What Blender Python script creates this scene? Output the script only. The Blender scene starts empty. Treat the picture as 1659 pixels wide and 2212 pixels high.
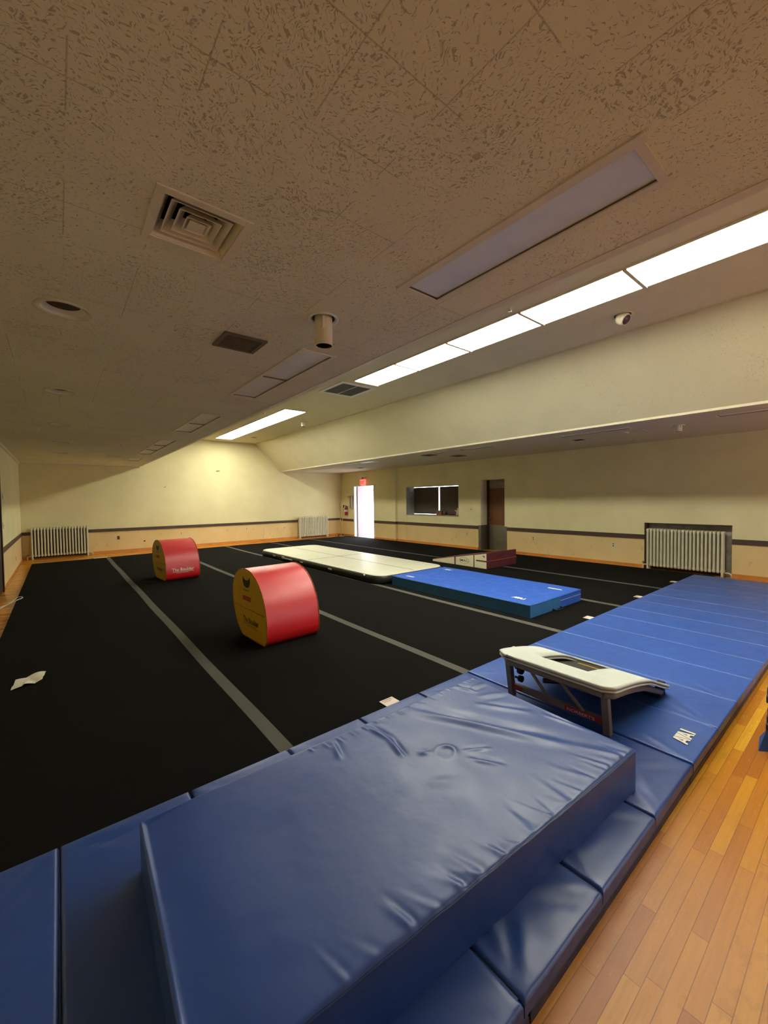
import bpy, math, random
from math import sin, cos, pi, radians, sqrt, exp
from mathutils import Vector, Matrix
from mathutils.geometry import tessellate_polygon
random.seed(7)
C = bpy.context.scene
COL = C.collection
S = 1.1                      # metres per drawing unit

# ------------------------------------------------------------------ camera, world, exposure
cd = bpy.data.cameras.new('camera'); cam = bpy.data.objects.new('camera', cd); COL.objects.link(cam)
YAW, PIT, ROL, FPX = -0.678896389, -0.0315559309, -0.0131286488, 873.126
cy, sy_, cp, sp = cos(YAW), sin(YAW), cos(PIT), sin(PIT)
fwd = Vector((-sy_*cp, cy*cp, sp)); rgt = Vector((cy, sy_, 0)); upv = rgt.cross(fwd)
r2 = cos(ROL)*rgt + sin(ROL)*upv; u2 = -sin(ROL)*rgt + cos(ROL)*upv
M = Matrix((r2, u2, -fwd)).transposed().to_4x4(); M.translation = Vector((0, 0, 1.5*S))
cam.matrix_world = M
cd.sensor_fit = 'VERTICAL'; cd.sensor_height = 36; cd.lens = FPX/2212*36
cd.clip_start = 0.02; cd.clip_end = 200
C.camera = cam
LIGHT_STRENGTH = 11.5
w = bpy.data.worlds.new('sky'); C.world = w; w.use_nodes = True
w.node_tree.nodes['Background'].inputs[0].default_value = (0.90, 0.93, 1.0, 1)
w.node_tree.nodes['Background'].inputs[1].default_value = 6.0
C.view_settings.view_transform = 'Standard'; C.view_settings.look = 'None'
C.view_settings.gamma = 1; C.view_settings.use_curve_mapping = False
C.view_settings.exposure = 1.2
# sky portal over the outer doorway
pl = bpy.data.lights.new('doorway_portal', 'AREA'); pl.shape = 'RECTANGLE'; pl.size = 1.2*S; pl.size_y = 2.05*S
pl.cycles.is_portal = True
po = bpy.data.objects.new('doorway_portal', pl); COL.objects.link(po)
po.location = (9.44*S, 12.82*S, 1.05*S); po.rotation_euler = (pi/2, 0, pi/2)

# sky portal over the unseen window added behind the camera for cool fill light
pl = bpy.data.lights.new('fill_window_portal', 'AREA'); pl.shape = 'RECTANGLE'; pl.size = 2.7*S; pl.size_y = 1.3*S
pl.cycles.is_portal = True
po = bpy.data.objects.new('fill_window_portal', pl); COL.objects.link(po)
po.location = (7.55*S, -6.98*S, 1.55*S); po.rotation_euler = (-pi/2, 0, pi)
# ------------------------------------------------------------------ materials
MAT = {}
def lin(c):
    return tuple((v/12.92 if v <= 0.04045 else ((v+0.055)/1.055)**2.4) for v in c)
def hx(s):
    return lin([int(s[i:i+2], 16)/255 for i in (0, 2, 4)]) + (1,)
class NT:
    def __init__(s, m):
        m.use_nodes = True; s.t = m.node_tree; s.n = s.t.nodes; s.l = s.t.links; s.b = s.n['Principled BSDF']
        s.co = s.n.new('ShaderNodeTexCoord').outputs['Object']
    def link(s, a, b): s.l.new(a, b)
    def setv(s, i, v):
        if hasattr(v, 'is_linked'): s.l.new(v, i)
        else: i.default_value = v
    def math(s, op, a, b=0.0, c=0.0):
        n = s.n.new('ShaderNodeMath'); n.operation = op
        s.setv(n.inputs[0], a); s.setv(n.inputs[1], b); s.setv(n.inputs[2], c); return n.outputs[0]
    def noise(s, scale, detail=3, rough=0.5, vec=None, dim='3D'):
        n = s.n.new('ShaderNodeTexNoise'); n.inputs['Scale'].default_value = scale
        n.inputs['Detail'].default_value = detail; n.inputs['Roughness'].default_value = rough
        s.l.new(vec if vec is not None else s.co, n.inputs['Vector']); return n.outputs[0]
    def mapping(s, vec, scale=(1, 1, 1), rot=(0, 0, 0), loc=(0, 0, 0)):
        n = s.n.new('ShaderNodeMapping'); s.l.new(vec, n.inputs[0])
        n.inputs['Scale'].default_value = scale; n.inputs['Rotation'].default_value = rot; n.inputs['Location'].default_value = loc
        return n.outputs[0]
    def ramp(s, f, stops):
        n = s.n.new('ShaderNodeValToRGB'); s.l.new(f, n.inputs[0]); e = n.color_ramp.elements
        while len(e) < len(stops): e.new(0.5)
        for el, (p, c) in zip(e, stops):
            el.position = p; el.color = c if len(c) == 4 else tuple(c)+(1,)
        return n.outputs[0]
    def mix(s, f, a, b, mode='MIX'):
        n = s.n.new('ShaderNodeMix'); n.data_type = 'RGBA'; n.blend_type = mode
        s.setv(n.inputs[0], f); s.setv(n.inputs[6], a); s.setv(n.inputs[7], b); return n.outputs[2]
    def sep(s, v):
        n = s.n.new('ShaderNodeSeparateXYZ'); s.l.new(v, n.inputs[0]); return n.outputs
    def comb(s, x, y, z=0.0):
        n = s.n.new('ShaderNodeCombineXYZ')
        for i, v in enumerate((x, y, z)): s.setv(n.inputs[i], v)
        return n.outputs[0]
    def white(s, v):
        n = s.n.new('ShaderNodeTexWhiteNoise'); n.noise_dimensions = '3D'; s.l.new(v, n.inputs[0]); return n.outputs[0]
    def bump(s, h, strength=0.3, dist=0.01):
        n = s.n.new('ShaderNodeBump'); n.inputs['Strength'].default_value = strength; n.inputs['Distance'].default_value = dist
        s.l.new(h, n.inputs['Height']); s.l.new(n.outputs[0], s.b.inputs['Normal'])
def newmat(name):
    m = bpy.data.materials.new(name); MAT[name] = m; return m, NT(m)
def simple(name, col, rough=0.6, metal=0.0, spec=0.5, var=0.06, vs=6.0, bump=0.0, bs=60.0, coat=0.0, sheen=0.0):
    m, t = newmat(name); c = hx(col)
    n = t.noise(vs, 4, 0.6)
    lo = tuple(v*(1-var) for v in c[:3]) + (1,); hi = tuple(min(1, v*(1+var)) for v in c[:3]) + (1,)
    t.link(t.ramp(n, [(0.3, lo), (0.7, hi)]), t.b.inputs['Base Color'])
    t.b.inputs['Roughness'].default_value = rough; t.b.inputs['Metallic'].default_value = metal
    t.b.inputs['Specular IOR Level'].default_value = spec; t.b.inputs['Coat Weight'].default_value = coat
    t.b.inputs['Sheen Weight'].default_value = sheen
    if bump: t.bump(t.noise(bs, 3, 0.6), bump, 0.004)
    return m
def emis(name, col, strength):
    m, t = newmat(name)
    t.b.inputs['Base Color'].default_value = (0.8, 0.8, 0.75, 1)
    t.b.inputs['Emission Color'].default_value = col; t.b.inputs['Emission Strength'].default_value = strength
    return m

emis('lamp_lens', (1.0, 0.975, 0.80, 1), LIGHT_STRENGTH)
emis('exit_glow', (1.0, 0.03, 0.03, 1), 2.2)
simple('exit_letter', 'a00808', 0.5)
# fissured acoustic ceiling tile, 12 inch squares, grain turned from tile to tile
def ceiling_mat(name, col, dark, fs=1.0, seams=True, strength=0.8, amt=0.0):
    m, t = newmat(name); T = 0.277*S
    x, y, z = t.sep(t.co)
    u = t.math('DIVIDE', t.math('SUBTRACT', x, 0.05*S), T); v = t.math('DIVIDE', t.math('SUBTRACT', y, 0.79*S), T)
    iu, iv = t.math('FLOOR', u), t.math('FLOOR', v)
    rnd = t.white(t.comb(iu, iv, 3.0)); rnd2 = t.white(t.comb(iu, iv, 9.0))
    vr = t.n.new('ShaderNodeVectorRotate'); vr.rotation_type = 'Z_AXIS'; t.link(t.co, vr.inputs['Vector'])
    t.link(t.math('MULTIPLY', t.math('ROUND', t.math('MULTIPLY', rnd, 3.0)), pi/4+0.1), vr.inputs['Angle'])
    warp = t.noise(9*fs, 2)
    wv = t.n.new('ShaderNodeVectorMath'); wv.operation = 'ADD'
    t.link(vr.outputs[0], wv.inputs[0]); t.link(t.comb(t.math('MULTIPLY', warp, 0.08), t.math('MULTIPLY', warp, 0.05), t.math('MULTIPLY', rnd, 5.0)), wv.inputs[1])
    fis = t.noise(62*fs, 2.5, 0.55, t.mapping(wv.outputs[0], (1.0, 0.42, 0.6)))
    thr = t.math('ADD', t.math('ADD', 0.575-amt, t.math('MULTIPLY', rnd2, 0.06)), t.math('MULTIPLY', t.math('SUBTRACT', t.noise(5, 2), 0.5), 0.12))
    hole = t.math('MULTIPLY', t.math('SUBTRACT', fis, thr), 14.0); hole.node.use_clamp = True
    hole = t.math('MINIMUM', t.math('MAXIMUM', hole, 0.0), 1.0)
    blot = t.noise(1.4, 3, 0.6)
    base = t.ramp(blot, [(0.3, tuple(v*0.93 for v in hx(col)[:3])), (0.7, hx(col))])
    fine = t.noise(260, 2, 0.7)
    base = t.mix(t.math('MULTIPLY', fine, 0.10), base, hx(dark))
    c2 = t.mix(t.math('MULTIPLY', hole, strength), base, hx(dark))
    h = t.math('ADD', t.math('MULTIPLY', hole, -1.0), t.math('MULTIPLY', fine, 0.25))
    if seams:
        fu = t.math('SUBTRACT', 0.5, t.math('ABSOLUTE', t.math('SUBTRACT', t.math('FRACT', u), 0.5)))
        fv = t.math('SUBTRACT', 0.5, t.math('ABSOLUTE', t.math('SUBTRACT', t.math('FRACT', v), 0.5)))
        edge = t.math('LESS_THAN', t.math('MINIMUM', fu, fv), 0.008)
        c2 = t.mix(t.math('MULTIPLY', edge, t.math('MULTIPLY', t.math('GREATER_THAN', t.noise(2.3, 1), 0.56), 0.35)), c2, hx(dark))
    t.link(c2, t.b.inputs['Base Color']); t.b.inputs['Roughness'].default_value = 0.95
    t.b.inputs['Specular IOR Level'].default_value = 0.15
    t.bump(h, 0.65, 0.004)
    return m
ceiling_mat('ceiling_tile', 'eee9cc', '786444', 2.6, True, 0.5, 0.01)
ceiling_mat('ceiling_upper', 'e6deba', 'a89c74', 1.6, False, 0.35, -0.03)
ceiling_mat('ceiling_soffit', 'd8d0bc', 'a09478', 1.6, True, 0.3, -0.02)
# painted wall: cream above the rail, tan below it
def wall_mat():
    m, t = newmat('wall_paint'); x, y, z = t.sep(t.co)
    n = t.noise(1.1, 5, 0.6); sm = t.noise(0.7, 4, 0.7)
    up = t.ramp(n, [(0.3, hx('dcd3a4')), (0.7, hx('e8dfb2'))])
    lo = t.ramp(n, [(0.3, hx('d8bd86')), (0.7, hx('e2c995'))])
    sp_ = t.math('GREATER_THAN', t.noise(7.0, 2), 0.69)
    lo = t.mix(t.math('MULTIPLY', sp_, 0.25), lo, hx('a88e60'))
    f = t.math('GREATER_THAN', z, 0.66*S)
    t.link(t.mix(f, lo, up), t.b.inputs['Base Color']); t.b.inputs['Roughness'].default_value = 0.7
    t.b.inputs['Specular IOR Level'].default_value = 0.25
    t.bump(t.math('ADD', t.noise(120, 3), t.noise(9, 3)), 0.12, 0.004)
wall_mat()
# strip maple floor
def wood_mat(name='maple_floor'):
    m, t = newmat(name); x, y, z = t.sep(t.co); W = 0.0485*S
    v = t.math('DIVIDE', t.math('SUBTRACT', y, 0.492*S), W); row = t.math('FLOOR', v)
    off = t.math('MULTIPLY', t.white(t.comb(row, 1.0, 2.0)), 40.0)
    u = t.math('ADD', t.math('DIVIDE', x, 0.72*S), off); ci = t.math('FLOOR', u)
    r = t.white(t.comb(row, ci, 0.0)); r2_ = t.white(t.comb(row, ci, 7.0))
    gv = t.comb(t.math('ADD', t.math('MULTIPLY', x, 1.2), t.math('MULTIPLY', r, 30.0)), t.math('MULTIPLY', y, 26.0), r2_)
    g = t.noise(2.6, 6, 0.65, gv)
    c = t.ramp(r, [(0.0, hx('b0661c')), (0.14, hx('c67e1e')), (0.55, hx('d38e22')), (0.88, hx('dc9b26')), (1.0, hx('ecb030'))])
    c = t.mix(t.math('MULTIPLY', t.math('MINIMUM', t.math('MAXIMUM', t.math('MULTIPLY', t.math('SUBTRACT', g, 0.45), 2.2), 0.0), 1.0), 0.38), c, hx('8a4f16'))
    c = t.mix(t.math('MULTIPLY', t.math('GREATER_THAN', t.noise(5.5, 5, 0.7), 0.60), 0.14), c, hx('8f5a1c'))
    fv = t.math('SUBTRACT', 0.5, t.math('ABSOLUTE', t.math('SUBTRACT', t.math('FRACT', v), 0.5)))
    fu = t.math('SUBTRACT', 0.5, t.math('ABSOLUTE', t.math('SUBTRACT', t.math('FRACT', u), 0.5)))
    e = t.math('MAXIMUM', t.math('LESS_THAN', fv, 0.022), t.math('LESS_THAN', fu, 0.0016))
    c = t.mix(t.math('MULTIPLY', e, 0.6), c, hx('5a340e'))
    t.link(c, t.b.inputs['Base Color'])
    sc = t.math('ADD', t.math('MULTIPLY', t.noise(14, 6, 0.75, t.mapping(t.co, (1, 9, 1), (0, 0, 0.6))), 0.5), t.math('MULTIPLY', t.noise(16, 6, 0.75, t.mapping(t.co, (1, 8, 1), (0, 0, -0.9))), 0.5))
    t.link(t.ramp(sc, [(0.35, (0.15,)*3), (0.7, (0.33,)*3)]), t.b.inputs['Roughness'])
    t.b.inputs['Specular IOR Level'].default_value = 0.5; t.b.inputs['Coat Weight'].default_value = 0.0; t.b.inputs['Coat Roughness'].default_value = 0.2
    t.bump(t.math('ADD', t.math('MULTIPLY', e, -1.0), t.math('MULTIPLY', sc, 1.5)), 0.4, 0.003)
wood_mat()
simple('baseboard_wood', 'c8843a', 0.4, var=0.15, vs=4)
simple('rail_brown', '4a3a32', 0.45, var=0.1)
def carpet(name, col, var):
    m, t = newmat(name); n = t.noise(0.8, 4, 0.6); c = hx(col)
    f = t.noise(420, 2, 0.8)
    base = t.ramp(n, [(0.3, tuple(v*(1-var) for v in c[:3])), (0.7, tuple(v*(1+var) for v in c[:3]))])
    t.link(t.mix(t.math('MULTIPLY', f, 0.35), base, tuple(v*0.4 for v in c[:3])+(1,)), t.b.inputs['Base Color'])
    t.b.inputs['Roughness'].default_value = 1.0; t.b.inputs['Specular IOR Level'].default_value = 0.04
    t.b.inputs['Sheen Weight'].default_value = 0.0; t.b.inputs['Sheen Roughness'].default_value = 0.6
    t.bump(f, 0.4, 0.002)
carpet('carpet_black', '191918', 0.15)
carpet('carpet_strip', '64645e', 0.12)
# vinyl
def vinyl(name, col, rough=0.38, var=0.12, wr=0.25, scale=5.0, spec=0.5, coat=0.0):
    m, t = newmat(name); c = hx(col); n = t.noise(2.2, 5, 0.6)
    t.link(t.ramp(n, [(0.3, tuple(v*(1-var) for v in c[:3])), (0.7, tuple(v*(1+var) for v in c[:3]))]), t.b.inputs['Base Color'])
    t.link(t.ramp(t.noise(7, 4, 0.6), [(0.3, (rough*0.85,)*3), (0.7, (rough*1.2,)*3)]), t.b.inputs['Roughness'])
    t.b.inputs['Specular IOR Level'].default_value = spec
    t.b.inputs['Coat Weight'].default_value = coat; t.b.inputs['Coat Roughness'].default_value = 0.42
    wv = t.noise(scale, 3, 0.55); fine = t.noise(380, 2, 0.6)
    t.bump(t.math('ADD', wv, t.math('MULTIPLY', fine, 0.02)), wr, 0.02)
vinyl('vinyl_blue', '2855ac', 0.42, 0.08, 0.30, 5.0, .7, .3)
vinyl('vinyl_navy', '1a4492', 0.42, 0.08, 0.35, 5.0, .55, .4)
vinyl('vinyl_under', '1a2c58', 0.45)
vinyl('vinyl_royal', '2c5cc0', 0.55, 0.06, 0.15)
vinyl('vinyl_teal', '2f6ca4', 0.5, 0.08, 0.25)
vinyl('piping_blue', '1667a8', 0.4)
vinyl('piping_navy', '16386c', 0.4)
vinyl('vinyl_red', 'dc1a24', 0.40, 0.06, 0.12, 3.0, .7, .2)
vinyl('vinyl_yellow', 'cfa616', 0.45, 0.06, 0.12, 3.0)
vinyl('piping_orange', 'b05a1c', 0.5)
vinyl('vinyl_cream', 'd8d0ae', 0.5, 0.05, 0.1)
vinyl('vinyl_maroon', '5a2230', 0.5, 0.08, 0.15)
vinyl('pad_white', 'd8dfd8', 0.5, 0.04, 0.12)
vinyl('track_top', 'd8d8c4', 0.42, 0.04, 0.06, 3.0)
vinyl('track_side', '22261f', 0.42, 0.1, 0.1)
simple('seam_dark', '3a382c', 0.7)
simple('stitch_light', '7f9bd8', 0.5)
simple('hinge_dark', '14244c', 0.5)
simple('mark_white', 'eeeede', 0.5, var=0.02)
simple('mark_black', '1c1812', 0.6)
simple('mark_faded', '6a5018', 0.7)
simple('mark_red', 'b0302c', 0.5)
simple('tag_paper', 'e8d6cc', 0.7, var=0.05)
simple('rad_paint', 'cfcbb0', 0.5, var=0.06, bump=0.2)
simple('alcove_foil', 'b4aea0', 0.35, var=0.2, vs=9)
simple('dark_gap', '0c0a08', 0.9)
simple('steel', '8c8a7c', 0.35, 0.85, var=0.12, vs=5)
simple('door_wood', '6e4220', 0.45, var=0.15, vs=3)
simple('door_dark', '2c1a12', 0.5)
simple('transom_grey', '9a8e7c', 0.6, var=0.2, vs=12)
simple('blind_brown', '564c42', 0.8, var=0.06)
simple('reveal_grey', '8c897c', 0.7)
simple('white_paint', 'e6e2da', 0.5, var=0.03)
simple('lavender_door', '948090', 0.5, var=0.06)
simple('fixture_cream', 'e2d8bc', 0.5, var=0.05)
simple('fixture_frame', 'ded4b8', 0.45, var=0.05)
simple('lens_off', 'dfe6ec', 0.35, var=0.05, spec=0.6)
simple('lens_off_dull', 'dcdcd4', 0.5, var=0.05)
simple('grille_brown', '6c5e4c', 0.7, var=0.1, vs=20)
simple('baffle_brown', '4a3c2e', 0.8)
simple('vent_grey', '6f7468', 0.6, var=0.1)
simple('plate_ivory', 'd8cfae', 0.5, var=0.02)
simple('plate_brown', '6e5436', 0.5)
simple('tube_bronze', '857b68', 0.45, 0.0, var=0.1)
simple('tube_dark', '2e2a26', 0.5, 0.2)
simple('bed_black', '2c2c2a', 0.75, var=0.1)
simple('line_yellow', 'd8a21c', 0.5)
simple('fire_red', 'a01c22', 0.35)
simple('broom_wood', 'd0a868', 0.5, var=0.1)
simple('rubber_black', '141414', 0.6)
simple('paper_white', 'dedccb', 0.8, var=0.04, bump=0.2, bs=20)
simple('cord_white', 'cfc8b2', 0.6)
simple('crate_brown', '7c5038', 0.7, var=0.1)
simple('cloth_red', '7e1e1c', 0.8)
simple('clay_cream', 'c8b296', 0.7, var=0.05)
simple('stack_navy', '121a30', 0.5, var=0.2)
simple('lens_maroon', '4a2430', 0.3, spec=0.8)
simple('concrete', 'b8b4ac', 0.9)

# ------------------------------------------------------------------ mesh builder (drawing units in, metres out)
class MB:
    def __init__(s, o=(0, 0, 0)):
        s.v = []; s.f = []; s.sm = []; s.mi = []; s.o = o; s.cur = 0; s.smooth = False
    def add(s, vs, fs):
        b = len(s.v); s.v += [(p[0]-s.o[0], p[1]-s.o[1], p[2]-s.o[2]) for p in vs]
        for f in fs: s.f.append([b+i for i in f]); s.sm.append(s.smooth); s.mi.append(s.cur)
        return s
    def box(s, x0, x1, y0, y1, z0, z1):
        return s.add([(x, y, z) for z in (z0, z1) for y in (y0, y1) for x in (x0, x1)],
                     [(0, 2, 3, 1), (4, 5, 7, 6), (0, 1, 5, 4), (2, 6, 7, 3), (0, 4, 6, 2), (1, 3, 7, 5)])
    def quad(s, a, b, c, d): return s.add([a, b, c, d], [(0, 1, 2, 3)])
    def loft(s, rings, cap=True, closed=False):
        n = len(rings[0]); vs = [p for r in rings for p in r]; fs = []
        R = len(rings)
        for i in range(R if closed else R-1):
            for j in range(n):
                a, b = i*n+j, i*n+(j+1) % n; c, d = ((i+1) % R)*n+(j+1) % n, ((i+1) % R)*n+j
                fs.append((a, b, c, d))
        if cap and not closed: fs += [tuple(range(n-1, -1, -1)), tuple((R-1)*n+j for j in range(n))]
        return s.add(vs, fs)
    def tube(s, path, r, n=10, cap=True, flat=1.0):
        P = [Vector(p) for p in path]; rings = []
        rr = r if isinstance(r, (list, tuple)) else [r]*len(P)
        up = None
        for i, p in enumerate(P):
            d = (P[min(i+1, len(P)-1)]-P[max(i-1, 0)]).normalized()
            if up is None: up = Vector((0, 0, 1)) if abs(d.z) < 0.9 else Vector((1, 0, 0))
            a = d.cross(up).normalized(); b = a.cross(d).normalized(); up = b
            rings.append([tuple(p+a*rr[i]*cos(t)+b*rr[i]*flat*sin(t)) for t in [2*pi*k/n for k in range(n)]])
        return s.loft(rings, cap)
    def cyl(s, c, r, z0, z1, n=24, r1=None):
        r1 = r if r1 is None else r1
        return s.loft([[(c[0]+q*cos(2*pi*k/n), c[1]+q*sin(2*pi*k/n), z) for k in range(n)] for q, z in ((r, z0), (r1, z1))])
    def lathe(s, c, prof, n=28, closed=False, cap=False):
        return s.loft([[(c[0]+q*cos(2*pi*k/n), c[1]+q*sin(2*pi*k/n), z) for k in range(n)] for q, z in prof], cap, closed)
    def flat(s, outer, holes, fn):   # tessellated polygon with holes; fn maps 2D to 3D
        ls = [[Vector((p[0], p[1], 0)) for p in outer]] + [[Vector((p[0], p[1], 0)) for p in h] for h in holes]
        tr = tessellate_polygon(ls); pts = [fn(p[0], p[1]) for l in ls for p in l]
        return s.add(pts, [tuple(t) for t in tr])
    def text(s, txt, org, xd, yd, size, bold=0.0, width=None, lift=0.0012, nd=None):
        cu = bpy.data.curves.new('t', 'FONT'); cu.body = txt; cu.size = 1; cu.offset = bold; cu.resolution_u = 3
        ob = bpy.data.objects.new('t', cu); me = bpy.data.meshes.new_from_object(ob)
        X = Vector(xd).normalized(); Y = Vector(yd).normalized(); N = X.cross(Y)
        mx = max((v.co.x for v in me.vertices), default=1); k = (width/mx) if width else size
        vs = [tuple(Vector(org)+X*v.co.x*k+Y*v.co.y*size+N*lift) for v in me.vertices]
        s.add(vs, [tuple(p.vertices) for p in me.polygons])
        bpy.data.objects.remove(ob); bpy.data.curves.remove(cu); bpy.data.meshes.remove(me)
        return s
    def build(s, name, mat, parent=None, kind=None, base=False, bevel=0.0, solid=0.0, segs=2):
        me = bpy.data.meshes.new(name)
        o = (0, 0, 0)
        if base:
            xs, ys, zs = zip(*s.v); o = ((min(xs)+max(xs))/2, (min(ys)+max(ys))/2, min(zs))
        me.from_pydata([((x-o[0])*S, (y-o[1])*S, (z-o[2])*S) for x, y, z in s.v], [], s.f)
        for m in (mat if isinstance(mat, (list, tuple)) else [mat]): me.materials.append(MAT[m])
        me.polygons.foreach_set('use_smooth', s.sm); me.polygons.foreach_set('material_index', s.mi)
        me.update(); me.validate()
        import bmesh
        bm = bmesh.new(); bm.from_mesh(me)
        if not solid: bmesh.ops.recalc_face_normals(bm, faces=bm.faces[:])
        bm.to_mesh(me); bm.free()
        ob = bpy.data.objects.new(name, me); COL.objects.link(ob)
        ob.location = (o[0]*S, o[1]*S, o[2]*S)
        if parent: ob.parent = parent
        if kind: ob['kind'] = kind
        if solid:
            q = ob.modifiers.new('thickness', 'SOLIDIFY'); q.thickness = solid*S; q.offset = -1
        if bevel:
            q = ob.modifiers.new('bevel', 'BEVEL'); q.width = bevel*S; q.segments = segs; q.limit_method = 'ANGLE'
        return ob
def thing(name, label, cat, loc, rz=0.0, group=None):
    o = bpy.data.objects.new(name, None); COL.objects.link(o); o.empty_display_size = 0.1
    o.location = Vector(loc)*S; o.rotation_euler = (0, 0, rz); o['label'] = label; o['category'] = cat
    if group: o['group'] = group
    return o
def tag(o, label, cat, group=None):
    o['label'] = label; o['category'] = cat
    if group: o['group'] = group
    return o
def struct(name, mb, mat, parent=None): return mb.build(name, mat, parent, None if parent else 'structure')
def copy_tree(o, loc=None, label=None, parent=None, rz=None):
    c = o.copy(); COL.objects.link(c)
    if parent: c.parent = parent
    if loc is not None: c.location = Vector(loc)*S
    if rz is not None: c.rotation_euler = (0, 0, rz)
    if label: c['label'] = label
    for ch in [k for k in bpy.data.objects if k.parent == o]: copy_tree(ch, parent=c)
    return c
def rect(x0, x1, y0, y1): return [(x0, y0), (x1, y0), (x1, y1), (x0, y1)]
def circ(x, y, r, n=24): return [(x+r*cos(2*pi*k/n), y+r*sin(2*pi*k/n)) for k in range(n)]
def rrect(x0, x1, y0, y1, r, n=6):
    o = []
    for cx_, cy_, a in ((x1-r, y1-r, 0), (x0+r, y1-r, 90), (x0+r, y0+r, 180), (x1-r, y0+r, 270)):
        for k in range(n+1):
            t = radians(a+90*k/n); o.append((cx_+r*cos(t), cy_+r*sin(t)))
    return o
# slab with a sculpted top: corners c00,c10,c11,c01 ; h(x,y) adds relief, r rounds the upper edge
def hslab(mb, c, z0, z1, nx, ny, h=None, r=0.02, scallop=None):
    lx = (Vector(c[1])-Vector(c[0])).length; ly = (Vector(c[3])-Vector(c[0])).length
    def warp(t, L):   # more rows near the edges for the rounding
        return t
    us = [0, .25*r/lx, .6*r/lx, r/lx]+[r/lx+(1-2*r/lx)*i/nx for i in range(1, nx)]+[1-r/lx, 1-.6*r/lx, 1-.25*r/lx, 1]
    vs_ = [0, .25*r/ly, .6*r/ly, r/ly]+[r/ly+(1-2*r/ly)*i/ny for i in range(1, ny)]+[1-r/ly, 1-.6*r/ly, 1-.25*r/ly, 1]
    V = []; NX, NY = len(us), len(vs_)
    for v in vs_:
        for u in us:
            x = (1-u)*(1-v)*c[0][0]+u*(1-v)*c[1][0]+u*v*c[2][0]+(1-u)*v*c[3][0]
            y = (1-u)*(1-v)*c[0][1]+u*(1-v)*c[1][1]+u*v*c[2][1]+(1-u)*v*c[3][1]
            d = min(u*lx, (1-u)*lx, v*ly, (1-v)*ly)
            q = max(0, 1-d/r); z = z1-r*(1-sqrt(max(0, 1-q*q)))
            if h: z += h(x, y)*min(1, d/0.02+0.15)
            V.append((x, y, z))
    F = [(j*NX+i, j*NX+i+1, (j+1)*NX+i+1, (j+1)*NX+i) for j in range(NY-1) for i in range(NX-1)]
    s0 = mb.smooth; mb.smooth = True; mb.add(V, F); mb.smooth = s0
    ring = [i for i in range(NX)]+[j*NX+NX-1 for j in range(1, NY)]+[(NY-1)*NX+i for i in range(NX-2, -1, -1)]+[j*NX for j in range(NY-2, 0, -1)]
    top = [V[i] for i in ring]
    bul = getattr(mb, 'bulge', 0.0)
    cx_ = sum(p[0] for p in c)/4; cy_ = sum(p[1] for p in c)/4
    rings = [top]
    for k in (1, 2, 3, 4):
        t = k/4; rings.append([(p[0], p[1], p[2]*(1-t)+z0*t) for p in top])
    mb.loft(rings, cap=False); mb.add(rings[-1], [tuple(range(len(top)))])
    return mb
def seg_d(x, y, a, b):
    ax, ay = a; bx, by = b; dx, dy = bx-ax, by-ay; L = dx*dx+dy*dy
    t = ((x-ax)*dx+(y-ay)*dy)/L; tc = max(0, min(1, t))
    px, py = ax+tc*dx, ay+tc*dy
    s = (dx*(y-ay)-dy*(x-ax))
    return sqrt((x-px)**2+(y-py)**2)*(1 if s >= 0 else -1), tc
def fold(x, y, a, b, wd, amp, taper=True):      # soft crease along a segment: ridge with a valley beside it
    d, t = seg_d(x, y, a, b)
    if abs(d) > 4*wd: return 0.0
    k = sin(pi*min(1, max(0, t)))**1.3 if taper is True else min(1, max(0, t))**1.4*(1.25-.25*t)
    return amp*k*(exp(-(d/wd)**2)-0.7*exp(-((d-1.5*wd)/wd)**2))

XL, XR, YB, YF, ZC, ZH = -0.78, 9.43, -7.0, 14.45, 2.6, 3.58
XE0, XE1, XP0, XP1 = 1.97, 6.65, 3.0, 5.67      # low ceiling edges and raised ceiling edges
XN = 9.34                                        # far stretch of the right wall stands proud

# ------------------------------------------------------------------ floor
struct('floor', MB().box(XL, XR+0.5, YB, YF, -0.05, 0.0), 'maple_floor')
DL = [(.06, 2.95), (.06, 5.115), (.07, 7.21), (.09, 9.34), (.11, 11.33)]
TRO = [(1.45, 1.665, .515, 1.575, []), (1.44, 1.675, 2.69, 4.25, [3.475]), (1.46, 1.68, 5.41, 6.95, [6.16]),
       (1.465, 1.69, 8.0, 10.6, [8.87, 9.74]), (1.46, 1.69, 11.7, 12.4, [])]
RTR = [(7.09, 7.31, .42, 1.48, []), (7.09, 7.31, 2.62, 3.78, []), (7.09, 7.31, 5.25, 6.9, [6.07]), (7.09, 7.31, 9.3, 10.9, [10.1]), (7.09, 7.31, 11.7, 12.9, [])]
holes = [rect(.325, .612, 1.62, 1.905), circ(1.29, 2.16, .07)] + [circ(x, y, .105) for x, y in DL] + [rect(a, b, c, d) for a, b, c, d, _ in TRO]
mb = MB()
mb.flat(rect(XL, XE0, YB, YF), holes, lambda x, y: (x, y, ZC))
struct('ceiling', mb, 'ceiling_tile')
mb = MB()
mb.flat(rect(XP0, XP1, YB, YF), [circ(5.12, 1.93, .085), circ(5.12, 9.7, .07)], lambda x, y: (x, y, ZH))
mb.quad((XE0, YB, ZC), (XE0, YF, ZC), (XP0, YF, ZH), (XP0, YB, ZH))
mb.quad((XP1, YB, ZH), (XP1, YF, ZH), (XE1, YF, ZC), (XE1, YB, ZC))
struct('ceiling', mb, 'ceiling_upper')
mb = MB()
mb.flat(rect(XE1, XR+.02, YB, YF), [rect(a, b, c, d) for a, b, c, d, _ in RTR]+[rect(7.58, 7.81, 2.55, 2.83), rect(7.77, 8.02, 3.64, 3.86), circ(7.62, 2.06, .07)], lambda x, y: (x, y, ZC))
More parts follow.
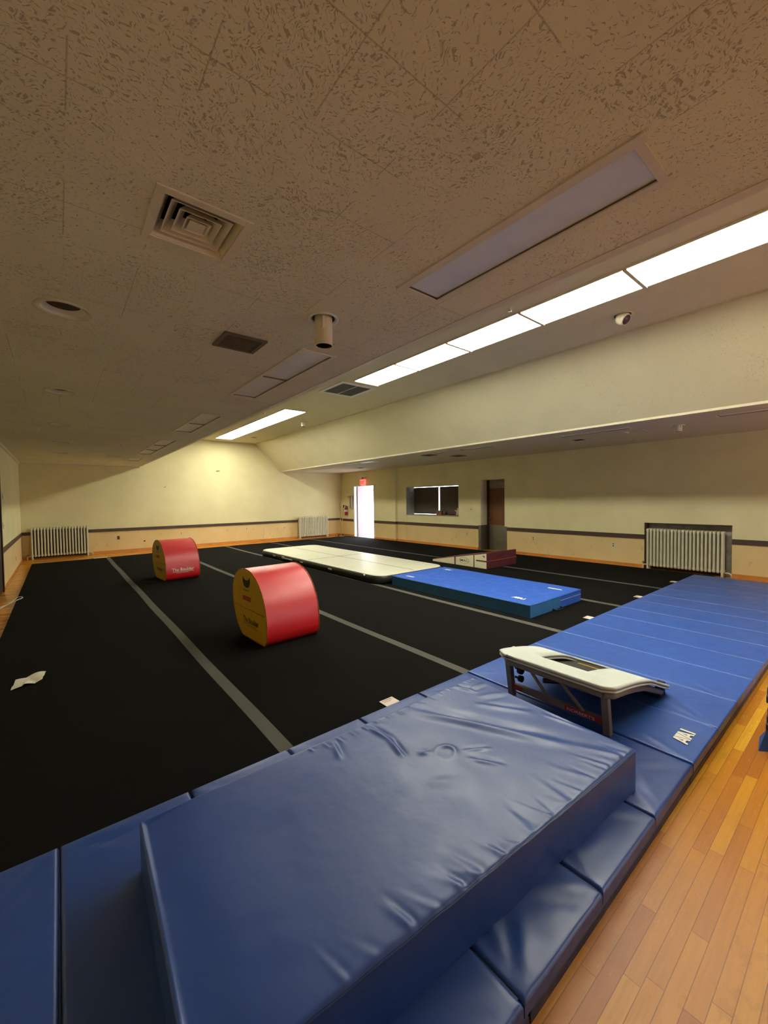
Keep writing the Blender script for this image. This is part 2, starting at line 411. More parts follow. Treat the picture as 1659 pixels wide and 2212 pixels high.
struct('ceiling', mb, 'ceiling_soffit')
# edge beads and crown mouldings
mb = MB().box(XE0-.01, XE0+.045, YB, YF, ZC-.004, ZC+.03); struct('trim_1', mb, 'fixture_frame')
mb = MB().box(XE1-.02, XE1+.012, YB, YF, ZC-.012, ZC+.02)
struct('trim_2', mb, 'fixture_frame')
mb = MB().box(XP1-.012, XP1+.012, YB, YF, ZH-.02, ZH); struct('trim_3', mb, 'ceiling_upper')
def prof_strip(pts, y0, y1, t):   # moulding following the ceiling outline on the far wall
    m = MB()
    for (a, b) in zip(pts[:-1], pts[1:]):
        A, B_ = Vector((a[0], 0, a[1])), Vector((b[0], 0, b[1])); n = Vector((-(B_-A).z, 0, (B_-A).x)).normalized()*(-t)
        q = [A, B_, B_+n, A+n]
        m.loft([[(p.x, y, p.z) for p in q] for y in (y0, y1)])
    return m
m = prof_strip([(XL, ZC), (XE0, ZC), (XP0, ZH), (XP1, ZH), (XE1, ZC), (XN, ZC)], YF-.025, YF, .045)
struct('trim_4', m, 'fixture_frame')
struct('trim_5', MB().box(XL, XL+.03, YB, YF, ZC-.05, ZC), 'fixture_frame')

# ------------------------------------------------------------------ walls
m = MB().flat([(XL, 0), (XR, 0), (XR, ZC), (XE1, ZC), (XP1, ZH), (XP0, ZH), (XE0, ZC), (XL, ZC)], [], lambda x, z: (x, YF, z)); struct('wall_far', m, 'wall_paint')
m = MB().flat([(XL, 0), (XR, 0), (XR, ZC), (XE1, ZC), (XP1, ZH), (XP0, ZH), (XE0, ZC), (XL, ZC)], [rect(6.2, 8.9, .9, 2.2)], lambda x, z: (x, YB, z)); struct('wall_back', m, 'wall_paint')
m = MB()  # unseen back wall window, added and sized for its fill light
for x in (6.2, 7.52, 8.84): m.box(x, x+.06, YB-.06, YB+.02, .9, 2.2)
m.box(6.2, 8.9, YB-.06, YB+.02, .87, .93); m.box(6.2, 8.9, YB-.06, YB+.02, 2.17, 2.23); struct('fill_window', m, 'white_paint')
m = MB().flat(rect(YB, YF, 0, ZC), [], lambda y, z: (XL, y, z)); struct('wall_left', m, 'wall_paint')
AL = (1.716, 3.10, .0, .945); D2 = (6.478, 7.275, 0, 2.01); HA = (8.10, 10.45, .97, 1.90); EX = (12.17, 13.48, 0, 2.045)
YS = 10.93
m = MB()
m.flat([(YB, 0), (AL[0], 0), (AL[0], AL[3]), (AL[1], AL[3]), (AL[1], 0), (D2[0], 0), (D2[0], D2[3]), (D2[1], D2[3]), (D2[1], 0), (YS, 0), (YS, ZC), (YB, ZC)],
       [rect(HA[0], HA[1], HA[2], HA[3])], lambda y, z: (XR, y, z))
m.quad((XN, YS, 0), (XR, YS, 0), (XR, YS, ZC), (XN, YS, ZC))
m.flat([(YS, 0), (EX[0], 0), (EX[0], EX[3]), (EX[1], EX[3]), (EX[1], 0), (YF, 0), (YF, ZC), (YS, ZC)], [], lambda y, z: (XN, y, z))
m.box(XR-.012, XR, 10.43, 10.455, 0, .97)          # shallow step in the plaster under the hatch corner
struct('wall_right', m, 'wall_paint')
# alcove lining behind the radiator
a0, a1, _, at = AL; XA = 9.62
m = MB(); m.quad((XA, a0, 0), (XA, a1, 0), (XA, a1, at), (XA, a0, at)); m.quad((XR, a0, at), (XR, a1, at), (XA, a1, at), (XA, a0, at))
m.quad((XR, a0, 0), (XA, a0, 0), (XA, a0, at), (XR, a0, at)); m.quad((XR, a1, 0), (XA, a1, 0), (XA, a1, at), (XR, a1, at))
struct('wall_alcove', m, 'alcove_foil')
m = MB().box(XR-.006, XR+.02, a0, 2.75, at-.03, at+.002); m.box(XR-.006, XR+.1, a1-.035, a1+.012, 0, at); m.box(XR-.006, XR+.02, 2.75, a1, at-.012, at+.002)
struct('trim_6', m, 'door_dark')
# chair rails
def rail(name, m): struct(name, m, 'rail_brown')
m = MB().box(XL, .0-.62, YF-.022, YF, .65, .735); m.box(-.62, 7.25, YF-.022, YF, .65, .735); m.box(7.25, XN, YF-.022, YF, .65, .735); rail('trim_7', m)
m = MB()
for y0, y1 in ((YB, a0-.002), (a1+.012, 6.40), (7.355, YS)): m.box(XR-.022, XR, y0, y1, .61, .70)
m.box(XN-.022, XR, YS-.022, YS, .61, .70); m.box(XN-.022, XN, YS, EX[0]-.02, .61, .70); m.box(XN-.022, XN, EX[1]+.06, YF, .62, .71)
rail('trim_8', m)
m = MB().box(XL, XL+.022, 9.56, YF, .645, .73); rail('trim_9', m)
# baseboards
m = MB().box(XL, 7.2, YF-.02, YF, 0, .085); m.box(7.2, XN, YF-.02, YF, 0, .085); m.box(XL, XN, YF-.035, YF, 0, .025); struct('baseboard_far', m, 'baseboard_wood')
m = MB()
for y0, y1 in ((YB, a0), (a1+.012, 6.40), (7.36, YS)): m.box(XR-.02, XR, y0, y1, 0, .075); m.box(XR-.032, XR, y0, y1, 0, .02)
m.box(XN-.02, XR, YS-.02, YS, 0, .075); m.box(XN-.02, XN, YS, EX[0]-.01, 0, .075); m.box(XN-.02, XN, EX[1]+.01, YF, 0, .075)
struct('baseboard_right', m, 'baseboard_wood')
m = MB().box(XL, XL+.018, 9.56, YF, 0, .03); struct('baseboard_left', m, 'baseboard_wood')

# ------------------------------------------------------------------ doors and windows of the room
# door_1: dark doorway at the left edge
m = MB().box(XL-.02, XL+.03, 8.35, 8.43, 0, 2.05); m.box(XL-.02, XL+.03, 9.43, 9.52, 0, 2.05); m.box(XL-.02, XL+.03, 8.35, 9.52, 2.02, 2.11)
d = struct('door_1', m, 'door_dark'); MB().box(XL, XL+.012, 8.43, 9.43, .01, 2.02).build('door_leaf', 'door_dark', d)
MB().tube([(XL+.012, 8.52, .95), (XL+.06, 8.52, .95), (XL+.06, 8.52, .95)], .022, 10).build('door_knob', 'steel', d)
# door_2: recessed brown door with steel kick plates
XD = XR+.34; y0, y1, _, zt = D2
m = MB(); m.quad((XR, y1, 0), (XD, y1, 0), (XD, y1, zt), (XR, y1, zt)); m.quad((XR, y0, 0), (XD, y0, 0), (XD, y0, zt), (XR, y0, zt)); m.quad((XR, y0, zt), (XR, y1, zt), (XD, y1, zt), (XD, y0, zt))
m.quad((XD, y0-.1, 0), (XD, y1+.1, 0), (XD, y1+.1, zt+.1), (XD, y0-.1, zt+.1))
struct('wall_recess', m, 'fixture_cream')
m = MB().box(XD-.05, XD, y1-.075, y1, 0, zt); m.box(XD-.03, XD, y0, y0+.02, 0, zt)
d = struct('door_2', m, 'door_dark')
MB().box(XD-.035, XD-.005, y0+.02, y1-.075, .01, 1.775).build('door_leaf', 'door_wood', d)
MB().box(XD-.03, XD-.005, y0+.02, y1-.075, 1.79, zt-.01).build('transom_panel', 'transom_grey', d)
k = MB().box(XD-.041, XD-.035, y0+.02, y1-.08, .01, .72).build('kick_plate', 'steel', d)
m = MB(); m.smooth = True; m.tube([(XD-.035, y1-.13, .91), (XD-.07, y1-.13, .91), (XD-.075, y1-.13, .91), (XD-.1, y1-.13, .91)], [.012, .012, .03, .022], 14); m.build('door_knob', 'steel', d)
m = MB().box(XR-.006, XR, y1, y1+.08, 0, .72); m.box(XR-.006, XD-.05, y1-.006, y1, 0, .72); m.box(XR-.006, XR, y0-.075, y0, 0, .72); m.box(XR-.006, XD-.035, y0, y0+.006, 0, .72)
m.build('corner_guard', 'steel', d)
# window_1: the serving hatch with two dark shutters in front of daylight
XW = XR+.385; y0, y1, z0, z1 = HA
m = MB(); m.quad((XR, y1, z0), (XW, y1, z0), (XW, y1, z1), (XR, y1, z1)); m.quad((XR, y0, z0), (XW, y0, z0), (XW, y0, z1), (XR, y0, z1))
m.quad((XR, y0, z1), (XR, y1, z1), (XW, y1, z1), (XW, y0, z1))
wn = struct('window_1', m, 'reveal_grey')
MB().box(XR-.015, XW, y0-.01, y1+.0, z0-.025, z0).build('window_sill', 'reveal_grey', wn)
ym = 9.25
MB().box(XW, XW+.012, y0-.25, ym-.035, z0-.05, z1-.012).build('blind', 'blind_brown', wn)
MB().box(XW, XW+.012, ym+.03, y1+.05, z0+.01, z1-.012).build('blind', 'blind_brown', wn)
MB().box(XW+.012, XW+.03, ym-.012, ym+.012, z0, z0+.9).build('mullion', 'reveal_grey', wn)
# vestibule behind the exit door
y0, y1, _, zt = EX; XV = 10.95
m = MB(); m.box(XN+.1, XN+1.0, y0-.06, y0, 0, 2.5); m.box(XN+.1, XN+.5, y1, y1+.06, 0, 2.5); m.box(XN+.1, XN+1.0, y0, y1, zt+.03, zt+.1)
struct('wall_vestibule', m, 'white_paint')
struct('floor', MB().box(XN, 14, 11, 15, -.06, .004), 'concrete')
m = MB().box(XN-.012, XN+.10, y1-.02, y1+.055, 0, zt+.02); m.box(XN-.012, XN+.10, y0-.055, y0+.02, 0, zt+.02); m.box(XN-.012, XN+.10, y0, y1, zt-.02, zt+.03)
d = struct('door_3', m, 'white_paint')
MB().box(XN+.12, XN+.44, y1-.075, y1-.03, .01, zt-.02).build('door_leaf', 'lavender_door', d)
m = MB().box(10.18, 10.22, 12.99, 13.03, .2, 1.86); m.box(10.18, 10.22, 13.0, 13.62, 1.84, 1.95); struct('door_4', m, 'transom_grey')

# ------------------------------------------------------------------ lit fluorescent troffers on the raised ceiling
ys = [ (-.6, .455), (.465, 1.52), (1.53, 2.6), (2.61, 3.69), (3.70, 4.74), (4.75, 5.83)]
labs = ['lit fluorescent panel just beyond the right edge of the picture, first of the long strip', 'lit fluorescent panel cut by the right edge of the picture',
        'lit fluorescent panel above the eyeball spotlight', 'lit fluorescent panel third from the square vent', 'lit fluorescent panel second from the square vent', 'short looking lit fluorescent panel right next to the square vent']
def litpanel(x0, x1, y0, y1, label, group):
    o = ((x0+x1)/2, (y0+y1)/2, ZH)
    t = thing('fluorescent_light', label, 'ceiling light', o, group=group)
    MB(o).box(x0+.008, x1-.008, y0+.004, y1-.004, ZH-.012, ZH-.004).build('diffuser', 'lamp_lens', t)
    m = MB(o); m.box(x0-.012, x0+.008, y0, y1, ZH-.016, ZH); m.box(x1-.008, x1+.012, y0, y1, ZH-.016, ZH); m.box(x0, x1, y0-.004, y0+.012, ZH-.026, ZH); m.box(x0, x1, y1-.012, y1+.004, ZH-.026, ZH)
    m.build('frame', 'fixture_frame', t)
for (a, b), l in zip(ys, labs): litpanel(4.085, 4.6, a, b, l, 'lit panels of the near ceiling strip')
fy = [(8.52, 9.56), (9.565, 10.6), (10.605, 11.64), (11.645, 12.68), (12.685, 13.72)]
fl = ['lit fluorescent panel, near end of the far ceiling strip', 'lit fluorescent panel, second in the far ceiling strip', 'lit fluorescent panel in the middle of the far ceiling strip',
      'lit fluorescent panel, second last toward the far wall', 'lit fluorescent panel closest to the far wall']
for (a, b), l in zip(fy, fl): litpanel(4.07, 4.6, a, b, l, 'lit panels of the far ceiling strip')

# unlit troffers
def troffer(x0, x1, y0, y1, div, label, group, lens='lens_off_dull', fr='fixture_frame', dep=.006, fw=.035):
    o = ((x0+x1)/2, (y0+y1)/2, ZC); t = thing('ceiling_light_fixture', label, 'ceiling light', o, group=group)
    cuts = [y0]+div+[y1]
    for a, b in zip(cuts[:-1], cuts[1:]):
        MB(o).box(x0+.002, x1-.002, a+.006, b-.006, ZC+dep, ZC+dep+.006).build('lens', lens, t)
    m = MB(o)
    m.box(x0-fw, x0, y0-fw, y1+fw, ZC-.006, ZC); m.box(x1, x1+fw*.7, y0-fw, y1+fw, ZC-.006, ZC)
    m.box(x0, x1, y0-fw*.7, y0, ZC-.006, ZC); m.box(x0, x1, y1, y1+fw, ZC-.006, ZC)
    m.build('frame', fr, t)
    m = MB(o); m.box(x0-.01, x0, y0, y1, ZC, ZC+dep+.02); m.box(x1, x1+.01, y0, y1, ZC, ZC+dep+.02); m.box(x0-.01, x1+.01, y0-.01, y0, ZC, ZC+dep+.02); m.box(x0-.01, x1+.01, y1, y1+.01, ZC, ZC+dep+.02)
    m.box(x0-.01, x1+.01, y0-.01, y1+.01, ZC+dep+.012, ZC+dep+.02)
    for dv in div: m.box(x0, x1, dv-.006, dv+.006, ZC-.002, ZC+dep+.01)
    m.build('housing', 'grille_brown', t)
TL = ['large unlit grey ceiling light, nearest on the low ceiling', 'unlit two pane ceiling light beyond the hanging can spotlight', 'unlit two pane ceiling light, third from the camera on the low ceiling',
      'long unlit three pane ceiling light near the far wall', 'small unlit ceiling light closest to the far wall']
for i, (q, l) in enumerate(zip(TRO, TL)): troffer(*q, l, 'unlit lights of the low left ceiling', lens='lens_off' if i == 0 else 'lens_off_dull', fw=.042 if i == 0 else .03)
RL = ['unlit light slot in the right soffit at the right edge of the photo', 'unlit light slot in the right soffit above the near radiator', 'unlit light slot in the right soffit above the brown door',
      'unlit light slot in the right soffit above the serving hatch', 'unlit light slot in the right soffit near the exit door']
for q, l in zip(RTR, RL): troffer(*q, l, 'unlit lights of the right soffit', lens='lens_off_dull', fw=.02)

# big four way diffuser
o = (.4685, 1.7625, ZC)
t = thing('air_diffuser', 'square four way air diffuser with nested louvres on the low ceiling', 'vent', o)
m = MB(o); x0, x1, y0, y1 = .297, .64, 1.585, 1.935
for a in ((x0, .325, y0, y1), (.612, x1, y0, y1), (.325, .612, y0, 1.62), (.325, .612, 1.905, y1)): m.box(*a, ZC-.008, ZC)
m.build('frame', 'fixture_cream', t, bevel=.002)
def sqring(mm, cx_, cy_, a, za, b, zb, th=.004):
    r = lambda h, z: [(cx_-h, cy_-h, z), (cx_+h, cy_-h, z), (cx_+h, cy_+h, z), (cx_-h, cy_+h, z)]
    mm.loft([r(a, za), r(b, zb), r(b-th, zb), r(a-th, za)], closed=True)
cx_, cy_ = .4685, 1.7625
m = MB(o); sqring(m, cx_, cy_, .143, ZC-.002, .112, ZC+.055); m.build('louvre', 'fixture_cream', t)
for a in (.112, .078, .046):
    m = MB(o); sqring(m, cx_, cy_, a, ZC+.004, a-.034, ZC+.05); m.build('louvre', 'fixture_cream', t)
MB(o).box(cx_-.03, cx_+.03, cy_-.03, cy_+.03, ZC+.004, ZC+.008).build('centre_plate', 'fixture_cream', t)
m = MB(o).box(cx_-.15, cx_+.15, cy_-.15, cy_+.15, ZC+.14, ZC+.15)
m.box(cx_-.15, cx_-.1435, cy_-.15, cy_+.15, ZC, ZC+.14); m.box(cx_+.1435, cx_+.15, cy_-.15, cy_+.15, ZC, ZC+.14); m.box(cx_-.15, cx_+.15, cy_-.15, cy_-.1435, ZC, ZC+.14); m.box(cx_-.15, cx_+.15, cy_+.1435, cy_+.15, ZC, ZC+.14)
m.build('duct', 'dark_gap', t)
# brown return grille and small vents
def flat_vent(name, x0, x1, y0, y1, z, label, mats=('fixture_frame', 'grille_brown'), fw=.028, slats=0, group=None, mid=False):
    o = ((x0+x1)/2, (y0+y1)/2, z); t = thing(name, label, 'vent', o, group=group)
    m = MB(o)
    for a in ((x0, x0+fw, y0, y1), (x1-fw, x1, y0, y1), (x0+fw, x1-fw, y0, y0+fw), (x0+fw, x1-fw, y1-fw, y1)): m.box(*a, z-.012, z)
    if mid: m.box((x0+x1)/2-.008, (x0+x1)/2+.008, y0+fw, y1-fw, z-.012, z)
    m.build('frame', mats[0], t, bevel=.002)
    m = MB(o).box(x0+fw, x1-fw, y0+fw, y1-fw, z-.003, z-.001)
    for i in range(slats):
        y = y0+fw+(y1-y0-2*fw)*(i+.5)/slats; m.box(x0+fw, x1-fw, y-.002, y+.002, z-.010, z-.002)
    m.build('grille', mats[1], t)
flat_vent('return_grille', .871, 1.162, 2.69, 2.968, ZC, 'brown mesh return grille beside the hanging can spotlight', slats=14, mats=('grille_brown', 'grille_brown'))
flat_vent('ceiling_vent', .885, 1.18, 6.95, 7.23, ZC, 'pale small ceiling vent, nearer of two between downlights and light fixtures', ('plate_ivory', 'plate_ivory'), slats=6, group='pale vents of the low ceiling')
flat_vent('ceiling_vent', .905, 1.2, 11.3, 11.58, ZC, 'pale small ceiling vent close to the far wall', ('plate_ivory', 'plate_ivory'), slats=6, group='pale vents of the low ceiling')
flat_vent('ceiling_vent', 3.94, 4.715, 6.01, 6.835, ZH, 'large square vent between the two lit ceiling strips', ('white_paint', 'vent_grey'), fw=.075, slats=20, mid=True)
def dark_vent(x0, x1, y0, y1, label, mat):
    o = ((x0+x1)/2, (y0+y1)/2, ZC); t = thing('ceiling_vent', label, 'vent', o)
    m = MB(o)
    for a in ((x0-.02, x0, y0-.02, y1+.02), (x1, x1+.02, y0-.02, y1+.02), (x0, x1, y0-.02, y0), (x0, x1, y1, y1+.02)): m.box(*a, ZC-.006, ZC)
    m.build('frame', 'fixture_cream', t)
    m = MB(o).box(x0-.01, x1+.01, y0-.01, y1+.01, ZC+.03, ZC+.036)
    for a in ((x0-.01, x0, y0, y1), (x1, x1+.01, y0, y1), (x0, x1, y0-.01, y0), (x0, x1, y1, y1+.01)): m.box(*a, ZC, ZC+.03)
    m.build('grille', mat, t)
dark_vent(7.58, 7.81, 2.55, 2.83, 'beige square vent in the right soffit beside the small can spotlight', 'fixture_cream')
dark_vent(7.77, 8.02, 3.64, 3.86, 'dark square opening in the right soffit', 'plate_brown')
flat_vent('ceiling_vent', 7.2, 7.48, 7.1, 7.4, ZC, 'small dark vent in the right soffit above the serving hatch', ('grille_brown', 'grille_brown'), slats=5)
flat_vent('ceiling_vent', 7.95, 8.25, 6.8, 7.1, ZC, 'dark vent in the right soffit above the brown door', ('grille_brown', 'grille_brown'), slats=5)
flat_vent('ceiling_vent', 8.0, 8.35, 11.2, 11.6, ZC, 'daylit vent in the right soffit near the exit sign', ('white_paint', 'grille_brown'), slats=5)

# recessed downlights
def downlight(x, y, label):
    o = (x, y, ZC); t = thing('recessed_downlight', label, 'ceiling light', o, group='round recessed downlights along the left of the low ceiling')
    m = MB(o); m.smooth = True; m.lathe((x, y), [(.135, ZC), (.137, ZC-.004), (.128, ZC-.007), (.105, ZC-.002), (.104, ZC)], closed=True, n=36); m.build('trim_ring', 'plate_ivory', t)
    m = MB(o); m.smooth = True; m.lathe((x, y), [(.105, ZC-.001), (.098, ZC+.012), (.08, ZC+.03), (.078, ZC+.05)], n=36); m.build('reflector', 'white_paint', t)
    m = MB(o); m.cyl((x, y), .0795, ZC+.03, ZC+.034, 32); m.build('baffle', 'baffle_brown', t)
for (x, y), l in zip(DL, ['large round recessed downlight nearest the camera, left of the diffuser', 'round recessed downlight second from the camera', 'round recessed downlight third from the camera',
                          'round recessed downlight fourth from the camera', 'round recessed downlight fifth and farthest from the camera']): downlight(x, y, l)
# can spotlights
def can(x, y, z, R, r, L, label, tilt=None):
    o = (x, y, z); t = thing('can_spotlight', label, 'spotlight', o)
    m = MB(o); m.smooth = True; m.lathe((x, y), [(R*1.02, z), (R*1.02, z-.006), (R*.93, z-.008), (R*.8, z-.002), (R*.8, z)], closed=True, n=32); m.build('trim_ring', 'white_paint', t)
    m = MB(o); m.smooth = True; m.lathe((x, y), [(R*.82, z-.002), (R*.82, z+.09)]); m.cyl((x, y), R*.82, z+.09, z+.094); m.build('recess', 'vent_grey', t)
    m = MB(o); m.smooth = True
    m.lathe((x, y), [(0.004, z+.02), (r*.9, z+.02), (r, z+.01), (r, z-L), (r*.93, z-L), (r*.93, z-L+.10), (.004, z-L+.10)], n=32)
    b = m.build('can_body', 'fixture_cream', t)
    m = MB(o); m.lathe((x, y), [(r*.925, z-L+.006), (r*.9, z-L+.09), (.003, z-L+.095)], n=32); m.build('can_interior', 'tube_dark', b)
    m = MB(o); q = r*1.06; m.box(x-.008-q*.5, x+.008-q*.5, y-q*.86-.002, y-q*.86+.004, z-L*.45, z+.08); m.build('bracket', 'fixture_cream', t)
can(1.29, 2.16, ZC, .09, .053, .165, 'beige can spotlight hanging from the low ceiling near the camera')
can(5.12, 9.7, ZH, .085, .055, .13, 'small can spotlight under the raised ceiling near the far lit strip')
can(7.62, 2.06, ZC, .085, .055, .10, 'small can spotlight in the right soffit')
# eyeball spotlight
x, y = 5.12, 1.93; o = (x, y, ZH); t = thing('eyeball_spotlight', 'cream eyeball spotlight swivelled toward the right on the raised ceiling', 'spotlight', o)
m = MB(o); m.smooth = True; m.lathe((x, y), [(.11, ZH), (.11, ZH-.005), (.09, ZH-.006), (.085, ZH)], closed=True, n=32); m.build('trim_ring', 'fixture_cream', t)
m = MB(o); m.lathe((x, y), [(.086, ZH-.001), (.086, ZH+.09)]); m.cyl((x, y), .087, ZH+.09, ZH+.094); m.build('recess', 'vent_grey', t)
ax = Vector((-.22, -.76, -.60)).normalized(); c0 = Vector((x-.01, y+.0, ZH-.035))
m = MB(o); m.smooth = True
pts = [c0-ax*.06, c0-ax*.05, c0-ax*.02, c0+ax*.01, c0+ax*.045, c0+ax*.065, c0+ax*.066, c0+ax*.045]
m.tube(pts, [.02, .05, .07, .074, .068, .06, .052, .048], 28); m.build('ball', 'fixture_cream', t)
m = MB(o); m.smooth = True; m.tube([c0+ax*.044, c0+ax*.0665], .051, 28); m.build('lens', 'lens_maroon', t)
# little sensors and rust spots on the ceiling
def sprink(x, y, z, label, r=.02):
    m = MB(); m.smooth = True; m.lathe((x, y), [(r*1.6, z), (r*1.5, z-.006), (r*.6, z-.012), (r*.6, z-.03), (r, z-.034), (.003, z-.04)], n=16)
    tag(m.build('sprinkler_head', 'fixture_frame', base=False), label, 'sprinkler', 'sprinkler heads')
sprink(-.19, 7.72, ZC, 'small sprinkler head left of the downlights'); sprink(.97, 9.02, ZC, 'small sprinkler head on the low ceiling near the far vents')
sprink(3.86, 9.25, ZH, 'sprinkler head left of the far lit strip', .03); sprink(3.93, 2.62, ZH, 'sprinkler head left of the near lit strip', .02)
m = MB().cyl((5.08, 13.03), .09, ZH-.004, ZH, 20); tag(m.build('smoke_detector', 'plate_brown', base=False), 'small dark round disc on the raised ceiling by the far wall', 'detector')

# ------------------------------------------------------------------ spring floor carpet
cp_ = [(-.53, 1.9), (9.18, 1.9), (9.16, 13.63), (3.5, 13.42), (1.04, 13.08), (-.53, 12.98)]
m = MB(); m.flat(cp_, [], lambda x, y: (x, y, .04)); m.flat(cp_, [], lambda x, y: (x, y, .001))
m.loft([[(x, y, .001) for x, y in cp_], [(x, y, .04) for x, y in cp_]], cap=False)
ob = m.build('floor_carpet', 'carpet_black'); tag(ob, 'large black carpeted gymnastics floor covering most of the hall', 'carpet')
ends = [13.03, 13.3, 13.42, 13.5, 13.55]
sl = ['leftmost grey tape strip on the black floor', 'grey tape strip passing under the near red and yellow block', 'grey tape strip alongside the air track', 'grey tape strip leading past the end of the blue landing mat on the black floor', 'rightmost grey tape strip, by the maroon wedge']
for x, e, l in zip([1.0, 2.625, 4.2, 5.765, 7.34], ends, sl):
    m = MB()
    n = 40; A = [(x-.044+.004*sin(i*.7), 2.0+(e-2.0)*i/n) for i in range(n+1)]; B_ = [(x+.044+.004*sin(i*.7), 2.0+(e-2.0)*i/n) for i in range(n+1)]
    for i in range(n): m.quad((*A[i], .0412), (*B_[i], .0412), (*B_[i+1], .0412), (*A[i+1], .0412))
    ob = m.build('floor_strip', 'carpet_strip', parent=None, base=False); ob.name = 'floor_strip'; tag(ob, l, 'floor strip', 'grey seam strips across the black floor')

# ------------------------------------------------------------------ blue panel mats: lower layer with care tags, upper layer of hinged panels
Y0, Y1 = .605, 2.10
for i, (a, b) in enumerate([(-.5, 1.0), (1.0, 2.5), (2.5, 4.0), (4.0, 5.5), (5.5, 7.0), (7.0, 8.6)]):
    o = ((a+b)/2, (Y0+Y1)/2, 0)
    lb = ['first lower panel mat at the left, beneath the blue row', 'lower panel mat beneath the thick blue landing mat, its tag beside that mat', 'lower panel mat beneath the mini trampoline, its tag behind the trampoline',
          'lower panel mat just right of the mini trampoline, its tag nearest the blue crash mat', 'lower panel mat second from the near radiator', 'lower panel mat closest to the near radiator'][i]
    t = thing('panel_mat', lb, 'mat', o, group='lower layer of blue mats')
    m = MB(o); hslab(m, [(a+.004, Y0+.004), (b-.004, Y0+.004), (b-.004, Y1-.004), (a+.004, Y1-.004)], .0, .0475, 6, 6, None, .018); m.build('pad', 'vinyl_under', t)
    if i:
        x = (a+.69)*1.039; m = MB(o)
        m.box(x, x+.118, Y1-.012, Y1+.16, .0445, .046); tg = m.build('care_tag', 'tag_paper', t)
        m = MB(o); m.box(x+.015, x+.1, Y1+.145, Y1+.15, .046, .0463); m.box(x+.015, x+.1, Y1+.132, Y1+.135, .046, .0463); m.box(x+.015, x+.08, Y1+.12, Y1+.123, .046, .0463)
        m.build('tag_print', 'mark_faded', tg)
XS = [-1.54, -1.04, -.54, -.037, .46, .965, 1.462, 1.987, 2.537, 3.042, 3.53, 4.05, 4.53, 5.04, 5.522, 6.03, 6.53, 7.08, 7.63, 8.18, 8.72]
FO = []   # creases (a, b, width, amplitude)
for k, x in enumerate(XS):
    rr = random.Random(k)
    FO += [((x+.01, .62), (x+.12+.1*rr.random(), .95), .018, .007), ((x-.01, .62), (x-.20-.1*rr.random(), .85), .02, .005), ((x+.0, 2.09), (x+.2+.1*rr.random(), 1.9), .015, .005), ((x-.01, 2.09), (x-.2, 1.93-.1*rr.random()), .015, .004)]
FO += [((2.0, .61), (2.15, .79), .014, .013), ((2.02, .60), (2.38, .86), .03, .010), ((.97, .60), (1.19, .76), .024, .012), ((1.47, .60), (1.30, .78), .03, .006), ((1.50, .75), (1.76, .70), .03, .007), ((3.05, .62), (3.30, .84), .018, .012),
       ((.3, 2.02), (-.0, 2.07), .02, .009), ((-.2, 2.0), (-.05, 2.09), .008, .006), ((-.2, 1.95), (-.08, 2.07), .008, .006)]
def mat_h(x, y):
    z = 0.0
    for a, b, w_, am in FO:
        if abs(x-(a[0]+b[0])/2) < .45: z += fold(x, y, a, b, w_, am*.8)
    return z
def stitch_line(x, mat, w_=.004):
    return MB
groups = [(0, 4), (4, 8), (8, 12), (12, 16), (16, 20)]
ml = ['dark blue folding mat at the bottom left corner, left of the landing mat', 'blue folding mat under the thick landing mat', 'blue folding mat carrying the mini trampoline, with white letters', 'blue folding mat in the middle of the row, white hinge seams',
      'blue folding mat farthest right, reaching the near radiator']
for (a, b), l in zip(groups, ml):
    o = ((XS[a]+XS[b])/2, (Y0+Y1)/2, 0.0)
    t = thing('folding_mat', l, 'mat', (o[0], o[1], .05), group='upper layer of blue folding mats'); o = (o[0], o[1], .05)
    for i in range(a, b):
        x0, x1 = XS[i], XS[i+1]; g0 = .006 if i == a else .003; g1 = .006 if i == b-1 else .003
        if x1 < -.75: continue
        x0 = max(x0, -.77)
        fine = x0 < 3.6
        m = MB(o); hslab(m, [(x0+g0, Y0), (x1-g1, Y0), (x1-g1, Y1), (x0+g0, Y1)], .05, .1, 26 if fine else 8, 60 if fine else 12, mat_h if x0 < 5 else None, .014 if x0 < 2 else .009)
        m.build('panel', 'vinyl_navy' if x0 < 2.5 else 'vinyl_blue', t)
        if i > a:
            light = XS[i] > 2.9
            m = MB(o).box(x0-.003, x0+.003, Y0+.02, Y1-.01, .08, .0965 if light else .09); m.build('hinge_seam', 'stitch_light' if light else 'hinge_dark', t)
# white logo letters, drawn as shapes (A, wedge, A, I)
def logo(m, P, X, Y, hgt, lift=.002):
    X = Vector(X).normalized()*hgt; Y = Vector(Y).normalized()*hgt; N = X.cross(Y).normalized()*lift; P = Vector(P)+N
    def poly(pts, hs=[]): m.flat(pts, hs, lambda u, v: tuple(P+X*u+Y*v))
    def A(u0): poly([(u0, 0), (u0+.22, 0), (u0+.30, .2), (u0+.62, .2), (u0+.70, 0), (u0+.92, 0), (u0+.58, 1), (u0+.34, 1)], [[(u0+.37, .38), (u0+.55, .38), (u0+.46, .68)]])
    A(0); poly([(.96, .05), (1.27, 1), (.65, 1)]); A(1.0); poly([(2.0, 0), (2.22, 0), (2.22, 1), (2.0, 1)])
bm_t = [k for k in bpy.data.objects if k.name.startswith('folding_mat') and 'mini trampoline' in k['label']][0]
m = MB((bm_t.location.x/S, bm_t.location.y/S, .05)); logo(m, (2.70, .672, .1), (1, 0, 0), (0, 1, 0), .075, .004); m.build('logo_print', 'mark_white', bm_t)

